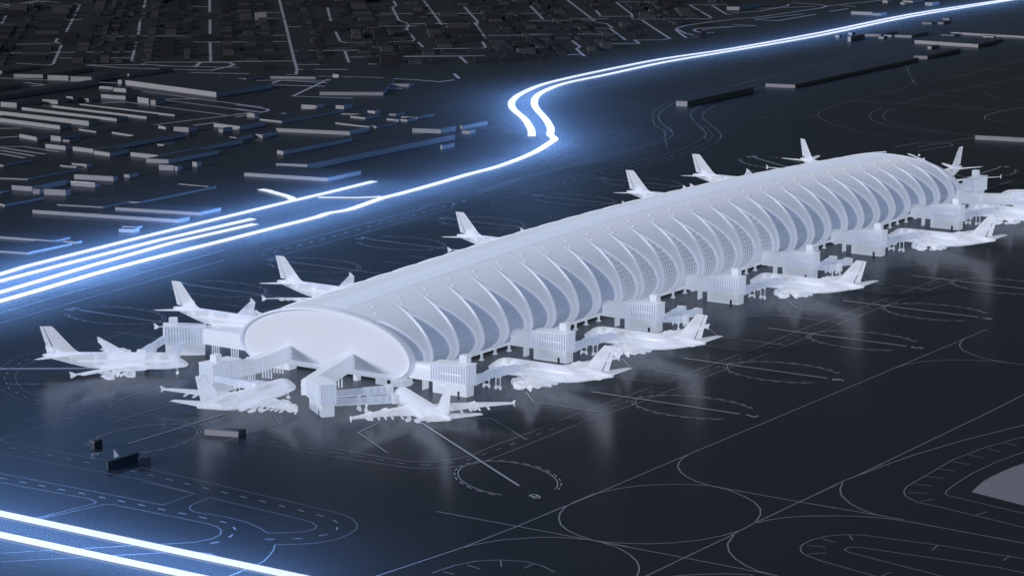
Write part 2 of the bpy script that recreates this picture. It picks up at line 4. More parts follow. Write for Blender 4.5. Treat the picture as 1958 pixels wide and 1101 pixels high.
LN=[[0.45,[[401.9,-145.3],[312.2,-145.4],[224.8,-145.1],[179.3,-147.1],[42.7,-147.5],[2.9,-146.5],[-44.3,-148.1],[-69.3,-147.7],[-93.5,-148.9],[-101.8,-146.6],[-109.0,-142.9],[-114.1,-136.1],[-116.3,-129.6],[-116.4,-119.1],[-116.3,-91.8]]],[0.45,[[-116.4,-92.1],[-116.6,-84.6],[-115.5,-44.4]]],[0.45,[[-115.8,-20.1],[-116.8,11.5]]],[0.45,[[-115.6,-19.1],[-114.9,-0.6],[-116.0,25.9],[-116.5,35.6],[-115.1,40.6],[-111.7,44.7],[-107.1,47.7],[-99.4,49.8],[-86.0,52.1],[-30.2,57.7]]],[0.45,[[395.7,-155.9],[312.4,-153.4],[237.1,-156.0],[158.4,-158.5],[23.8,-159.0],[-14.4,-157.4],[-61.5,-159.4],[-97.7,-159.8],[-104.9,-158.3],[-109.7,-156.1],[-118.0,-150.0],[-122.0,-144.9],[-124.6,-138.8],[-126.2,-123.9],[-127.2,-100.1]]],[0.45,[[-129.0,-101.6],[-127.6,-84.8],[-127.0,-45.5]]],[0.45,[[-127.2,-24.3],[-127.4,2.4]]],[0.45,[[-127.8,2.0],[-126.9,16.2],[-126.6,33.1],[-128.2,39.1],[-131.3,43.8],[-137.7,45.4],[-145.1,46.1],[-184.5,44.2],[-187.2,43.4],[-188.9,40.9],[-189.4,35.8],[-188.2,-23.6]]],[0.45,[[-188.6,-40.0],[-191.4,-74.0],[-196.8,-131.3]]],[0.45,[[-196.8,-130.6],[-199.1,-154.2],[-200.5,-161.4],[-203.6,-167.5],[-208.4,-173.3],[-213.8,-177.0],[-221.3,-179.2],[-230.1,-179.3],[-238.9,-175.6],[-243.3,-171.6],[-249.4,-163.6],[-255.3,-167.7],[-261.7,-170.9],[-269.2,-174.0],[-276.7,-175.2],[-292.0,-175.3]]],[0.45,[[-206.6,-57.7],[-208.7,-88.8],[-229.7,-89.2],[-230.1,4.1]]],[0.45,[[-210.0,-97.8],[-219.8,-98.5],[-224.2,-99.4],[-227.6,-101.7],[-230.3,-105.8],[-230.4,-110.6],[-229.3,-122.2],[-230.6,-134.2],[-234.4,-144.2],[-238.2,-151.1],[-232.5,-158.6],[-227.5,-162.3],[-223.1,-163.0],[-219.2,-161.0],[-216.7,-157.0],[-215.0,-149.6],[-210.0,-97.8]]],[0.45,[[-204.9,26.4],[-204.2,-54.8],[-208.6,-88.4]]],[0.45,[[-241.0,-8.3],[-239.5,-57.8],[-241.4,-63.3],[-244.8,-64.3],[-273.7,-59.6],[-274.7,-40.8]]],[0.45,[[-273.1,-61.6],[-242.4,-68.7],[-240.7,-72.1],[-240.9,-121.8],[-242.3,-128.4],[-245.5,-133.4],[-250.7,-137.0],[-256.5,-137.9],[-264.4,-135.4],[-275.0,-125.2]]],[0.45,[[-317.8,-82.3],[-274.6,-124.9]]],[0.45,[[-326.2,-90.3],[-285.9,-130.8],[-275.5,-140.9],[-273.1,-150.2],[-275.6,-159.0]]],[0.45,[[-30.2,57.7],[-108.3,56.1],[-112.5,59.0],[-116.7,64.7],[-118.3,72.7],[-115.5,87.9],[-110.3,101.6],[-101.1,114.8],[-92.0,124.7],[-81.8,133.4],[-71.6,139.3],[-57.6,143.2],[-36.9,143.9],[-0.3,148.0],[74.5,154.9]]],[0.45,[[-115.1,112.8],[-124.8,90.8],[-128.8,63.9],[-130.2,60.5],[-132.2,58.2],[-136.6,56.8],[-147.7,57.7],[-166.9,57.4]]],[0.45,[[-80.8,145.8],[-67.8,152.2],[-52.0,156.8],[-38.1,155.3]]],[0.7,[[-104.8,118.7],[-83.3,86.4],[-51.3,81.6],[-35.9,60.2],[-18.7,72.3],[-23.7,79.8]]],[1.1,[[-87.5,151.6],[-82.1,144.6],[-29.7,70.3]]],[0.45,[[-0.2,240.1],[86.9,248.9],[159.2,255.5],[236.7,262.0]]],[0.45,[[-19.5,221.2],[65.0,228.9],[135.2,234.6],[210.2,240.2]]],[0.45,[[246.7,240.9],[362.9,246.9],[424.9,249.3],[453.0,256.9],[463.8,249.6],[454.4,241.3],[445.6,236.8]]],[0.45,[[223.1,222.0],[301.5,224.7],[444.7,233.7],[455.5,225.3],[458.3,210.1],[458.5,171.8],[454.2,162.3],[446.4,158.1],[400.5,154.8]]],[0.45,[[470.2,170.3],[470.1,214.4],[473.1,223.2],[479.4,226.2],[532.3,229.9]]],[0.45,[[511.5,260.2],[582.5,269.6],[645.7,271.6],[715.7,275.8],[767.1,277.5],[806.1,285.8],[829.8,296.0],[847.9,307.8],[869.9,330.7]]],[0.45,[[503.5,254.7],[575.5,265.0],[710.3,269.8],[765.5,272.5],[805.1,279.7],[832.8,291.5],[858.2,308.2],[873.9,324.6]]],[0.45,[[768.3,259.3],[850.1,310.4],[869.0,330.1],[915.1,360.2],[949.1,377.9],[987.3,391.6],[1034.9,403.0],[1201.4,410.8]]],[0.45,[[835.8,292.9],[852.8,306.4],[887.2,335.2],[913.9,353.5],[947.8,371.2],[1001.0,389.2],[1021.2,392.0]]],[0.45,[[537.1,239.6],[702.0,241.0],[761.1,243.1],[815.2,257.0],[843.8,267.3],[865.3,281.7],[888.8,302.2]]],[0.45,[[512.7,223.5],[692.1,222.1],[765.9,228.7],[808.0,238.1],[843.2,252.9],[868.2,269.5],[894.3,294.1]]],[0.45,[[823.5,257.7],[846.6,268.9],[882.2,294.1],[910.2,317.3],[936.9,335.9],[962.5,349.0],[1000.9,362.3]]],[0.45,[[830.7,246.9],[853.0,259.2],[881.2,279.6],[915.7,309.1],[939.9,326.3],[964.0,338.2],[1008.0,351.6]]],[0.6,[[-155.7,-228.5],[-117.1,-228.8],[-36.9,-228.1],[58.8,-228.2],[279.9,-227.7]]],[0.6,[[-139.4,-228.3],[-175.3,-228.5],[-212.9,-227.2],[-255.8,-222.4],[-275.5,-219.9]]],[0.6,[[-157.0,-236.6],[-149.9,-232.5],[-140.4,-229.2],[-132.3,-228.1],[-117.4,-228.2],[-105.1,-231.7],[-95.0,-237.4],[-85.6,-247.2],[-80.7,-255.4],[-78.5,-262.1],[-79.8,-271.5],[-85.5,-282.6],[-91.2,-290.7],[-98.6,-297.3],[-106.9,-301.9],[-117.8,-305.3],[-129.1,-306.0],[-140.8,-303.8],[-151.2,-299.5],[-160.0,-293.1],[-167.0,-285.6],[-171.4,-278.0],[-174.4,-270.8],[-175.2,-264.4],[-173.0,-256.7],[-169.1,-248.6],[-163.9,-242.1],[-157.0,-236.6]]],[0.6,[[-36.9,-228.1],[-44.6,-229.2],[-52.5,-231.7],[-59.4,-235.2],[-66.3,-240.7],[-71.7,-246.9],[-75.8,-254.0],[-78.3,-262.0],[-78.9,-272.4],[-80.6,-323.0]]],[0.6,[[-175.2,-188.8],[-175.3,-228.5],[-175.5,-262.0],[-175.1,-280.2]]],[0.6,[[-255.8,-222.4],[-212.9,-227.2],[-204.6,-229.6],[-194.5,-234.2],[-184.2,-243.7],[-179.1,-250.9],[-175.5,-262.0]]],[0.6,[[-175.1,-263.7],[-176.1,-269.8],[-178.4,-277.5],[-183.6,-286.1],[-189.8,-293.2],[-196.0,-298.1],[-201.9,-301.5],[-206.6,-303.4]]],[0.6,[[-175.5,-263.9],[-175.9,-306.1],[-176.9,-348.1]]],[0.6,[[-204.8,-306.2],[-175.9,-306.1],[-139.2,-306.2],[-117.8,-305.3],[-80.8,-305.4],[-47.1,-305.8]]],[0.6,[[-32.1,-306.3],[110.5,-305.8],[178.4,-304.3]]],[0.6,[[-79.8,-305.6],[-40.1,-305.4],[-30.6,-306.3]]],[0.6,[[-117.5,-305.8],[-111.0,-307.7],[-103.6,-312.0],[-96.2,-319.0],[-90.3,-328.0]]],[0.6,[[-96.2,-319.8],[-89.6,-328.6],[-85.2,-337.2],[-82.8,-344.8],[-81.6,-356.9],[-84.5,-407.2]]],[0.6,[[-78.8,-272.5],[-79.8,-305.6],[-80.0,-341.4],[-80.4,-353.6]]],[0.6,[[-43.1,-306.6],[-53.2,-310.5],[-61.3,-315.4],[-69.9,-323.4],[-76.0,-331.9],[-79.5,-339.8],[-80.4,-348.3]]],[0.6,[[-137.6,-306.7],[-150.0,-310.8],[-159.0,-316.5],[-166.1,-323.3],[-171.7,-331.0],[-175.2,-338.1],[-176.9,-348.1]]],[0.6,[[-199.1,-314.7],[-192.9,-320.2],[-185.5,-329.0],[-180.7,-339.2]]],[0.6,[[-32.1,-306.3],[-9.9,-308.1],[17.6,-311.3],[50.3,-317.8],[94.2,-329.6]]],[0.45,[[73.9,-338.4],[46.6,-331.9],[18.0,-329.1],[-34.0,-331.9],[-42.2,-334.7],[-48.0,-338.7],[-53.0,-345.9],[-54.9,-357.5],[-63.8,-398.2]]],[0.45,[[48.2,-349.6],[26.5,-346.6],[3.2,-345.8],[-18.1,-347.2],[-30.1,-348.7],[-35.1,-350.5],[-36.6,-352.4],[-44.7,-389.9]]],[0.45,[[-104.4,-415.8],[-105.8,-380.1],[-109.1,-350.6],[-112.1,-344.1],[-118.6,-338.2],[-126.6,-335.7],[-134.7,-335.7],[-140.6,-337.9],[-144.7,-340.9],[-147.1,-344.5],[-149.9,-351.2],[-156.7,-378.4]]],[0.45,[[-121.8,-423.4],[-120.4,-413.2],[-125.5,-356.1],[-127.2,-353.1],[-129.8,-352.2],[-132.4,-353.1],[-134.0,-355.9],[-142.7,-399.3]]],[0.45,[[-246.2,-236.8],[-233.3,-238.2],[-224.3,-241.7],[-217.7,-248.4],[-214.0,-257.6],[-214.9,-265.8],[-219.4,-274.9]]],[0.45,[[58.4,-336.0],[56.8,-343.2]]],[0.45,[[44.0,-333.6],[42.9,-340.7]]],[0.45,[[29.9,-331.5],[28.7,-339.2]]],[0.45,[[15.1,-330.8],[14.9,-338.4]]],[0.45,[[0.7,-330.8],[1.2,-338.3]]],[0.45,[[-13.5,-331.5],[-12.9,-339.1]]],[0.45,[[-28.0,-333.2],[-26.9,-340.4]]],[0.45,[[-42.0,-336.7],[-38.4,-343.4]]],[0.45,[[-51.2,-346.5],[-45.5,-350.1]]],[0.45,[[-58.3,-374.8],[-51.1,-376.3]]],[0.45,[[-111.1,-410.1],[-103.6,-409.8]]],[0.45,[[-113.6,-381.3],[-106.2,-380.3]]],[0.45,[[-112.8,-345.1],[-117.7,-349.1]]],[0.45,[[-122.9,-338.2],[-125.1,-345.2]]],[0.45,[[-134.5,-337.8],[-132.9,-344.9]]],[0.45,[[-145.1,-343.6],[-139.5,-348.7]]],[0.45,[[-155.6,-380.1],[-148.5,-381.0]]],[0.45,[[-230.1,-241.9],[-231.9,-249.2]]],[0.45,[[-218.3,-249.3],[-224.5,-254.0]]],[0.45,[[-221.9,-262.4],[-215.3,-262.5]]],[0.45,[[-242.6,-239.5],[-242.9,-244.9]]],[0.6,[[252.2,-227.4],[240.7,-230.2],[233.8,-233.1],[224.9,-239.1],[214.8,-252.9],[211.8,-264.1],[210.6,-279.0]]],[0.6,[[167.0,-227.8],[179.2,-228.9],[191.0,-234.1],[201.0,-243.5],[207.2,-254.7],[210.9,-264.5],[210.9,-270.2]]],[0.45,[[983.0,297.5],[996.0,286.7],[1000.9,270.8],[998.3,248.9],[980.8,236.3],[953.6,211.2],[929.4,175.8],[917.0,143.2],[912.8,108.7],[910.2,24.7]]],[0.45,[[957.7,284.4],[963.6,262.1],[975.6,247.5],[995.8,247.6],[1023.0,258.3],[1065.2,265.8],[1125.4,267.3],[1196.8,265.7],[1241.6,278.3],[1262.6,287.7],[1370.8,348.4]]],[0.45,[[978.3,277.1],[1045.1,131.4]]],[0.45,[[1263.0,287.1],[1231.8,268.7]]],[0.45,[[1335.2,328.0],[1364.1,340.4],[1390.2,346.6]]],[0.45,[[1074.3,225.4],[1042.6,220.2],[1019.9,211.4],[996.2,196.5],[974.0,172.5],[964.0,139.6],[958.3,86.0]]],[0.45,[[1082.4,213.1],[1054.0,211.8],[1026.1,202.0],[1002.4,187.2],[981.4,161.4],[969.3,131.6],[964.5,88.9]]],[0.45,[[1090.9,278.2],[1105.6,228.6],[1104.5,141.3]]],[0.45,[[1106.0,264.8],[1110.3,225.2],[1114.2,135.4]]],[0.45,[[1167.9,279.7],[1181.0,263.9],[1179.4,186.3],[1183.3,143.3]]],[0.45,[[1143.0,225.9],[1142.6,195.0],[1119.2,172.2],[1114.2,135.4]]],[0.45,[[1257.4,264.8],[1255.7,226.8],[1246.9,170.9]]],[0.45,[[1216.4,226.4],[1219.1,197.1],[1189.6,171.0],[1192.8,147.4]]],[0.45,[[1385.9,330.2],[1387.7,271.5],[1385.3,231.0]]],[0.45,[[1316.5,280.4],[1335.2,263.1],[1330.2,207.1]]],[0.45,[[1294.5,229.6],[1295.4,207.7],[1282.7,186.4]]],[0.45,[[1099.8,222.9],[1195.7,228.4],[1341.1,211.8]]],[0.45,[[1244.6,273.8],[1305.7,264.8],[1478.8,271.6]]],[0.45,[[1141.2,125.0],[1107.4,131.7],[1073.9,130.3],[1055.9,123.6],[1048.9,112.4],[1047.7,94.6]]],[0.45,[[865.8,113.0],[898.3,108.2],[908.8,85.1],[898.2,78.9],[859.4,89.6]]],[0.45,[[875.8,98.1],[952.1,84.5]]],[0.45,[[1130.1,405.2],[1228.6,412.3],[1364.7,419.5],[1536.4,418.3]]],[0.45,[[1082.7,378.6],[1153.9,379.7],[1280.1,388.8]]],[2.2,[[1155.7,1335.7],[1247.3,1414.5]]],[2.2,[[1397.2,1438.3],[1130.3,1217.0]]],[2.2,[[1097.9,1197.6],[1067.5,1172.2],[1060.9,1158.8]]],[2.2,[[1051.8,1149.4],[922.5,1040.6],[912.0,1036.0],[905.7,1073.9]]],[2.2,[[1486.2,1413.6],[1379.7,1324.5]]],[2.2,[[1297.0,1256.8],[1170.6,1149.2]]],[2.2,[[1114.0,1102.4],[980.1,991.1],[977.6,984.6]]],[2.2,[[1529.1,1349.1],[1400.2,1241.8]]],[2.2,[[1340.5,1191.6],[1216.1,1088.2]]],[2.2,[[1158.5,1040.3],[1023.0,926.7]]],[2.2,[[1575.7,1279.2],[1329.6,1074.8],[1079.2,867.5],[1018.5,816.4],[983.9,790.5],[976.2,796.3]]],[2.2,[[1526.8,1168.5],[1403.7,1069.7]]],[2.2,[[1314.5,995.3],[1239.8,932.4],[1232.9,919.4],[1284.0,870.8],[1300.8,881.2],[1385.3,952.5],[1410.2,966.9],[1432.3,986.5],[1452.0,1010.8],[1568.9,1105.3],[1591.7,1116.1],[1638.3,1153.9]]],[2.2,[[1672.1,1134.6],[1434.1,938.9]]],[2.2,[[1622.6,1039.7],[1488.5,928.9],[1451.3,905.2]]],[2.2,[[1480.3,927.8],[1347.9,822.5]]],[2.2,[[1318.8,806.9],[1275.3,773.1],[1263.6,772.6],[1234.5,811.9]]],[2.2,[[1168.7,872.7],[1090.6,808.8]]],[2.2,[[1276.5,858.6],[1233.4,820.3]]],[2.2,[[1193.5,748.8],[1149.8,709.8]]],[2.2,[[1070.8,669.8],[1043.0,645.2]]],[2.2,[[1768.5,990.0],[1553.1,813.0],[1549.0,797.9],[1513.5,767.6]]],[2.2,[[1507.0,767.0],[1415.3,691.4]]],[2.2,[[1675.4,981.4],[1550.4,882.0]]],[2.2,[[1771.8,922.4],[1653.2,827.9],[1621.4,808.4]]],[2.2,[[1606.5,787.0],[1453.0,659.7],[1439.2,661.3],[1420.3,683.9]]],[2.2,[[1796.4,836.3],[1673.4,734.9]]],[2.2,[[1800.1,806.4],[1718.3,741.6],[1716.7,732.7]]],[2.2,[[1673.4,889.5],[1622.6,851.3]]],[2.2,[[1378.1,734.0],[1335.0,696.8],[1315.9,689.2],[1264.5,647.2]]],[2.2,[[1423.0,685.5],[1394.9,662.0]]],[1.6,[[1668.1,705.4],[1619.7,713.2],[1583.0,715.2],[1552.6,708.9],[1532.0,698.9],[1469.1,649.0]]],[1.6,[[1538.1,699.8],[1508.8,673.4],[1492.4,648.8]]],[1.6,[[1600.7,667.7],[1574.0,687.1],[1553.3,687.2],[1538.0,679.7],[1526.7,666.5],[1522.8,652.5]]],[1.6,[[1595.7,664.9],[1567.3,676.5],[1553.6,676.7],[1540.5,669.9],[1531.1,659.9],[1532.7,651.5]]],[1.6,[[1672.0,707.7],[1701.0,695.0],[1846.1,685.4],[1871.5,690.7],[1882.8,714.4],[1884.9,745.5]]],[1.6,[[1682.5,685.8],[1682.1,656.2],[1773.3,655.3]]],[1.6,[[1683.0,685.1],[1770.4,669.1]]],[1.6,[[1732.7,741.6],[1768.6,726.3],[1845.1,730.3],[1866.1,739.5]]],[1.6,[[1776.7,766.3],[1819.9,724.7],[1858.7,699.9]]],[1.6,[[1871.5,690.7],[1970.3,669.5]]],[1.6,[[1599.7,667.2],[1620.4,650.7],[1621.0,679.1]]],[1.6,[[1810.4,657.2],[1855.3,655.1]]],[1.6,[[1883.6,679.3],[1881.6,658.7]]],[1.3,[[1029.0,1195.1],[1056.7,1165.1]]],[1.3,[[966.7,1142.9],[1044.3,1048.4]]],[1.3,[[932.0,1006.0],[964.5,961.3]]],[1.3,[[966.4,944.3],[998.0,870.8]]],[1.3,[[980.0,974.8],[1050.6,885.4]]],[1.3,[[961.3,1069.5],[970.1,1056.3]]],[1.3,[[1234.1,1337.7],[1263.6,1312.5]]],[1.3,[[1139.5,1171.4],[1192.1,1099.8]]],[1.3,[[991.6,1028.2],[1002.6,1011.8]]],[1.3,[[808.9,1002.0],[841.5,883.0]]],[1.3,[[1440.1,1313.6],[1459.6,1293.3]]],[1.3,[[1149.1,1054.5],[1181.4,1006.0]]],[1.3,[[932.0,1006.0],[933.1,964.2],[964.5,877.7],[1000.0,883.9],[1013.4,890.0],[1024.4,904.0],[1010.3,929.3],[977.1,908.1]]],[1.3,[[963.6,830.6],[939.4,886.2]]],[1.3,[[970.7,937.8],[967.8,962.4],[969.9,969.4]]],[1.6,[[809.5,842.0],[780.6,668.7]]],[1.6,[[772.4,778.5],[753.4,646.9]]],[1.6,[[742.3,790.6],[724.0,660.4]]],[1.6,[[644.7,672.6],[758.0,650.9]]],[1.3,[[723.3,802.8],[743.0,789.6]]],[1.3,[[773.7,776.5],[793.2,750.5]]],[1.3,[[769.3,937.5],[793.2,932.0],[796.4,959.8]]],[1.6,[[582.2,783.9],[575.8,721.8]]],[1.3,[[558.8,761.4],[570.2,748.6]]],[1.3,[[521.1,725.1],[535.1,717.6]]],[1.3,[[600.0,720.9],[599.6,700.2]]],[1.3,[[661.0,643.8],[694.4,637.5]]],[1.6,[[485.2,690.5],[495.5,675.0],[489.8,633.6]]],[1.3,[[481.5,687.0],[474.8,633.4]]],[1.3,[[471.1,676.9],[462.7,633.0]]],[1.3,[[458.3,664.6],[451.9,633.1]]],[1.6,[[1307.8,1482.2],[1404.4,1498.5],[1400.4,1479.6],[1397.2,1438.3]]],[1.3,[[1326.0,1499.7],[1409.0,1513.6]]],[1.3,[[1350.7,1523.4],[1349.7,1509.5],[1407.0,1500.9]]],[1.3,[[1036.4,906.7],[1071.1,862.8]]],[1.3,[[1142.6,916.3],[1183.9,865.5]]],[1.3,[[1017.3,814.2],[1043.4,774.9]]],[1.3,[[1048.3,841.6],[1061.6,821.7]]],[1.3,[[1431.8,1200.1],[1448.0,1175.8]]],[1.3,[[1387.7,1148.2],[1396.9,1134.4]]],[1.3,[[1247.8,1028.3],[1256.4,1018.0]]],[1.3,[[1198.8,989.3],[1207.2,976.6]]],[1.3,[[1327.0,1070.9],[1335.1,1058.7]]],[1.3,[[1515.7,1054.2],[1562.9,991.9]]],[1.3,[[1425.6,978.0],[1465.7,923.1]]],[1.3,[[1159.9,794.8],[1212.4,731.1]]],[1.3,[[1128.4,835.7],[1135.8,824.7]]],[1.3,[[1389.9,997.4],[1395.4,976.1]]],[1.6,[[894.5,790.8],[927.4,790.8],[941.5,775.2],[964.3,735.4],[994.6,736.6],[968.7,741.8],[854.8,693.2],[872.3,640.1]]],[1.3,[[896.1,792.1],[952.6,644.8]]],[1.3,[[941.5,775.2],[903.8,762.5]]],[1.3,[[940.8,776.3],[949.2,726.9]]],[1.6,[[984.5,764.9],[1004.9,721.0],[1012.3,672.7],[1012.1,645.4],[1032.1,642.9]]],[1.6,[[781.9,698.8],[776.0,664.6],[771.6,653.9],[762.5,648.8],[718.1,646.7]]],[1.6,[[761.3,681.9],[756.1,653.8]]],[1.3,[[731.1,657.3],[743.4,654.3]]],[1.3,[[759.3,630.4],[756.3,608.9]]],[1.3,[[726.7,633.7],[725.3,628.3]]],[1.3,[[1524.6,892.3],[1573.8,831.5]]],[1.3,[[1403.2,812.1],[1461.0,731.3]]],[1.3,[[1612.8,848.1],[1636.5,819.2]]],[1.3,[[1607.7,800.3],[1663.0,728.4]]],[1.3,[[1234.6,700.7],[1237.6,696.2]]],[1.3,[[1571.5,861.3],[1604.9,815.5]]],[1.3,[[1369.2,696.8],[1394.9,662.0]]],[1.3,[[1259.3,672.2],[1274.6,657.9]]],[1.3,[[1499.6,782.3],[1509.9,766.8]]],[1.3,[[1778.4,924.9],[1815.3,869.5]]],[1.3,[[1792.2,835.3],[1821.0,799.4]]],[1.3,[[1502.0,1072.9],[1609.5,920.7]]],[1.3,[[1428.2,979.1],[1466.6,927.9]]],[1.3,[[1363.8,951.2],[1370.2,941.6]]],[1.3,[[1373.3,837.4],[1411.0,790.5]]],[1.3,[[1164.6,797.1],[1211.7,731.6]]],[1.3,[[1170.1,886.6],[1183.9,865.9]]],[1.3,[[1091.5,786.5],[1093.6,778.4]]],[1.3,[[1235.5,813.5],[1266.9,771.8]]],[1.3,[[1400.8,978.1],[1413.8,958.6]]]]
DS=[[0.45,4,7,[[398.0,-150.2],[312.5,-148.9],[231.0,-150.2],[168.8,-152.9],[33.2,-153.3],[-5.8,-152.0],[-52.4,-153.4],[-88.1,-153.2],[-101.0,-152.5],[-113.4,-146.8],[-117.5,-141.7],[-120.7,-133.6],[-121.8,-96.0]]],[0.45,4,7,[[-122.8,-96.9],[-121.9,-49.6]]],[0.45,4,7,[[25.9,43.3],[-41.2,48.5],[-87.2,51.1],[-112.5,47.6],[-147.3,44.0]]],[0.45,4,7,[[-195.5,29.1],[-195.9,-25.4]]],[0.45,4,7,[[-196.0,-41.6],[-203.6,-128.2],[-207.2,-158.1],[-211.7,-166.4],[-220.0,-171.6],[-227.4,-172.0],[-236.5,-167.8],[-248.3,-153.1]]],[0.45,4,7,[[-236.0,-3.5],[-235.1,-58.9],[-235.5,-118.9],[-236.2,-129.6],[-241.5,-137.4],[-248.9,-141.6],[-257.7,-143.5],[-267.0,-139.8]]],[0.45,4,7,[[-44.7,149.1],[-58.9,148.2],[-80.3,140.2],[-96.2,128.0],[-111.6,110.3],[-120.6,89.9],[-124.4,70.9],[-122.7,62.9],[-113.4,54.3],[-87.2,51.1]]],[0.45,4,9,[[234.8,231.3],[316.5,236.1],[430.4,240.9],[480.0,244.6]]],[0.45,4,9,[[523.4,230.6],[696.7,231.3],[763.5,235.2],[811.9,247.1],[846.8,262.9],[874.9,283.1],[891.6,298.2]]]]
ST=[[[-275.8,59.1],[-277.2,-43.2],[-277.7,-84.4],[-278.2,-124.1],[-278.8,-191.5],[-279.0,-235.0]],[[-299.7,33.2],[-299.9,-65.1],[-300.1,-107.3],[-300.1,-143.1],[-300.2,-165.4],[-300.2,-212.4]],[[-11.1,312.0],[100.0,319.9],[125.6,324.8],[232.6,332.7],[328.8,337.5],[393.8,340.9],[448.2,342.5],[505.6,345.9]],[[-24.2,298.2],[84.7,305.1],[135.7,309.5],[240.2,317.0],[334.0,317.9]],[[-45.7,275.6],[60.0,281.3],[147.4,293.5],[237.8,303.9],[319.2,304.2]],[[-61.8,258.7],[41.5,263.5],[157.4,277.0],[261.3,282.0],[317.6,284.9],[360.1,286.7],[379.0,289.7],[398.7,287.2],[446.8,296.5],[468.4,297.5],[516.1,301.8],[568.0,307.8],[608.2,310.6],[653.9,319.4],[694.8,330.6],[733.0,344.6],[754.7,353.6],[771.5,368.2],[784.0,376.5],[807.1,391.2],[850.1,424.1],[901.5,466.7],[933.9,490.1],[969.2,510.9],[1009.3,527.6],[1066.8,542.1],[1139.8,545.4],[1261.7,552.4],[1383.4,547.2],[1568.7,542.0],[1806.0,551.6],[2069.1,539.0],[2369.3,526.1]],[[758.2,377.5],[790.6,399.4],[840.4,438.5],[883.0,477.3],[914.4,501.0],[945.3,518.7],[984.7,535.5],[1044.8,553.9],[1114.1,562.5],[1202.4,567.4],[1288.9,568.5],[1401.6,557.4],[1593.5,555.0],[1829.8,563.1],[2064.0,546.6],[2348.7,528.6]],[[431.4,389.9],[429.9,382.2],[425.1,371.8],[419.7,358.8],[414.9,350.0],[408.7,343.3]],[[425.9,334.6],[439.2,311.8],[448.4,303.6],[452.7,301.2]]]
PATCH=[[-26.0,-358.3],[-17.1,-356.6],[-7.8,-355.3],[1.2,-354.9],[9.7,-355.2],[20.8,-355.9],[30.3,-357.4],[66.5,-362.2],[-26.0,-423.4],[-35.5,-409.2],[-33.5,-385.1],[-29.3,-369.7]]
WEDGE=[-189.7, -26.9]
R9=-12.0
CAMM=[[0.5546269368661423, 0.16090461120626415, -0.8163936960774754, -1074.0], [-0.8320991292523265, 0.10724927896650398, -0.5441586453036327, -825.0], [0.0, 0.9811255262471392, 0.19337192595171104, 310.0], [0, 0, 0, 1]]

rad=math.radians
S=bpy.context.scene
C=bpy.data.collections.new("place"); S.collection.children.link(C)
rnd=random.Random(7)

# ------------------------------------------------------------------ materials
def mat(name, col, rough=.5, metal=0., spec=.5, emit=None, est=0., trans=0., noise=None, ior=1.45, sheen=0.):
    m=bpy.data.materials.new(name); m.use_nodes=True
    nt=m.node_tree; p=nt.nodes['Principled BSDF']
    p.inputs['Base Color'].default_value=(*col,1); p.inputs['Roughness'].default_value=rough
    p.inputs['Metallic'].default_value=metal; p.inputs['Specular IOR Level'].default_value=spec
    p.inputs['IOR'].default_value=ior; p.inputs['Transmission Weight'].default_value=trans
    m.cycles.emission_sampling='NONE'
    if emit: p.inputs['Emission Color'].default_value=(*emit,1); p.inputs['Emission Strength'].default_value=est
    if sheen: p.inputs['Sheen Weight'].default_value=sheen; p.inputs['Sheen Roughness'].default_value=.35
    if noise:
        sc,amt=noise
        tc=nt.nodes.new('ShaderNodeTexCoord'); nz=nt.nodes.new('ShaderNodeTexNoise'); nz.inputs['Scale'].default_value=sc; nz.inputs['Detail'].default_value=4
        mx=nt.nodes.new('ShaderNodeMix'); mx.data_type='RGBA'
        mx.inputs[6].default_value=(*[c*(1-amt) for c in col],1); mx.inputs[7].default_value=(*[min(1,c*(1+amt)) for c in col],1)
        nt.links.new(tc.outputs['Object'],nz.inputs['Vector']); nt.links.new(nz.outputs['Fac'],mx.inputs[0]); nt.links.new(mx.outputs[2],p.inputs['Base Color'])
        rr=nt.nodes.new('ShaderNodeMapRange'); rr.inputs[1].default_value=.3; rr.inputs[2].default_value=.7; rr.inputs[3].default_value=max(.02,rough-.08); rr.inputs[4].default_value=rough+.08
        nt.links.new(nz.outputs['Fac'],rr.inputs[0]); nt.links.new(rr.outputs[0],p.inputs['Roughness'])
    return m

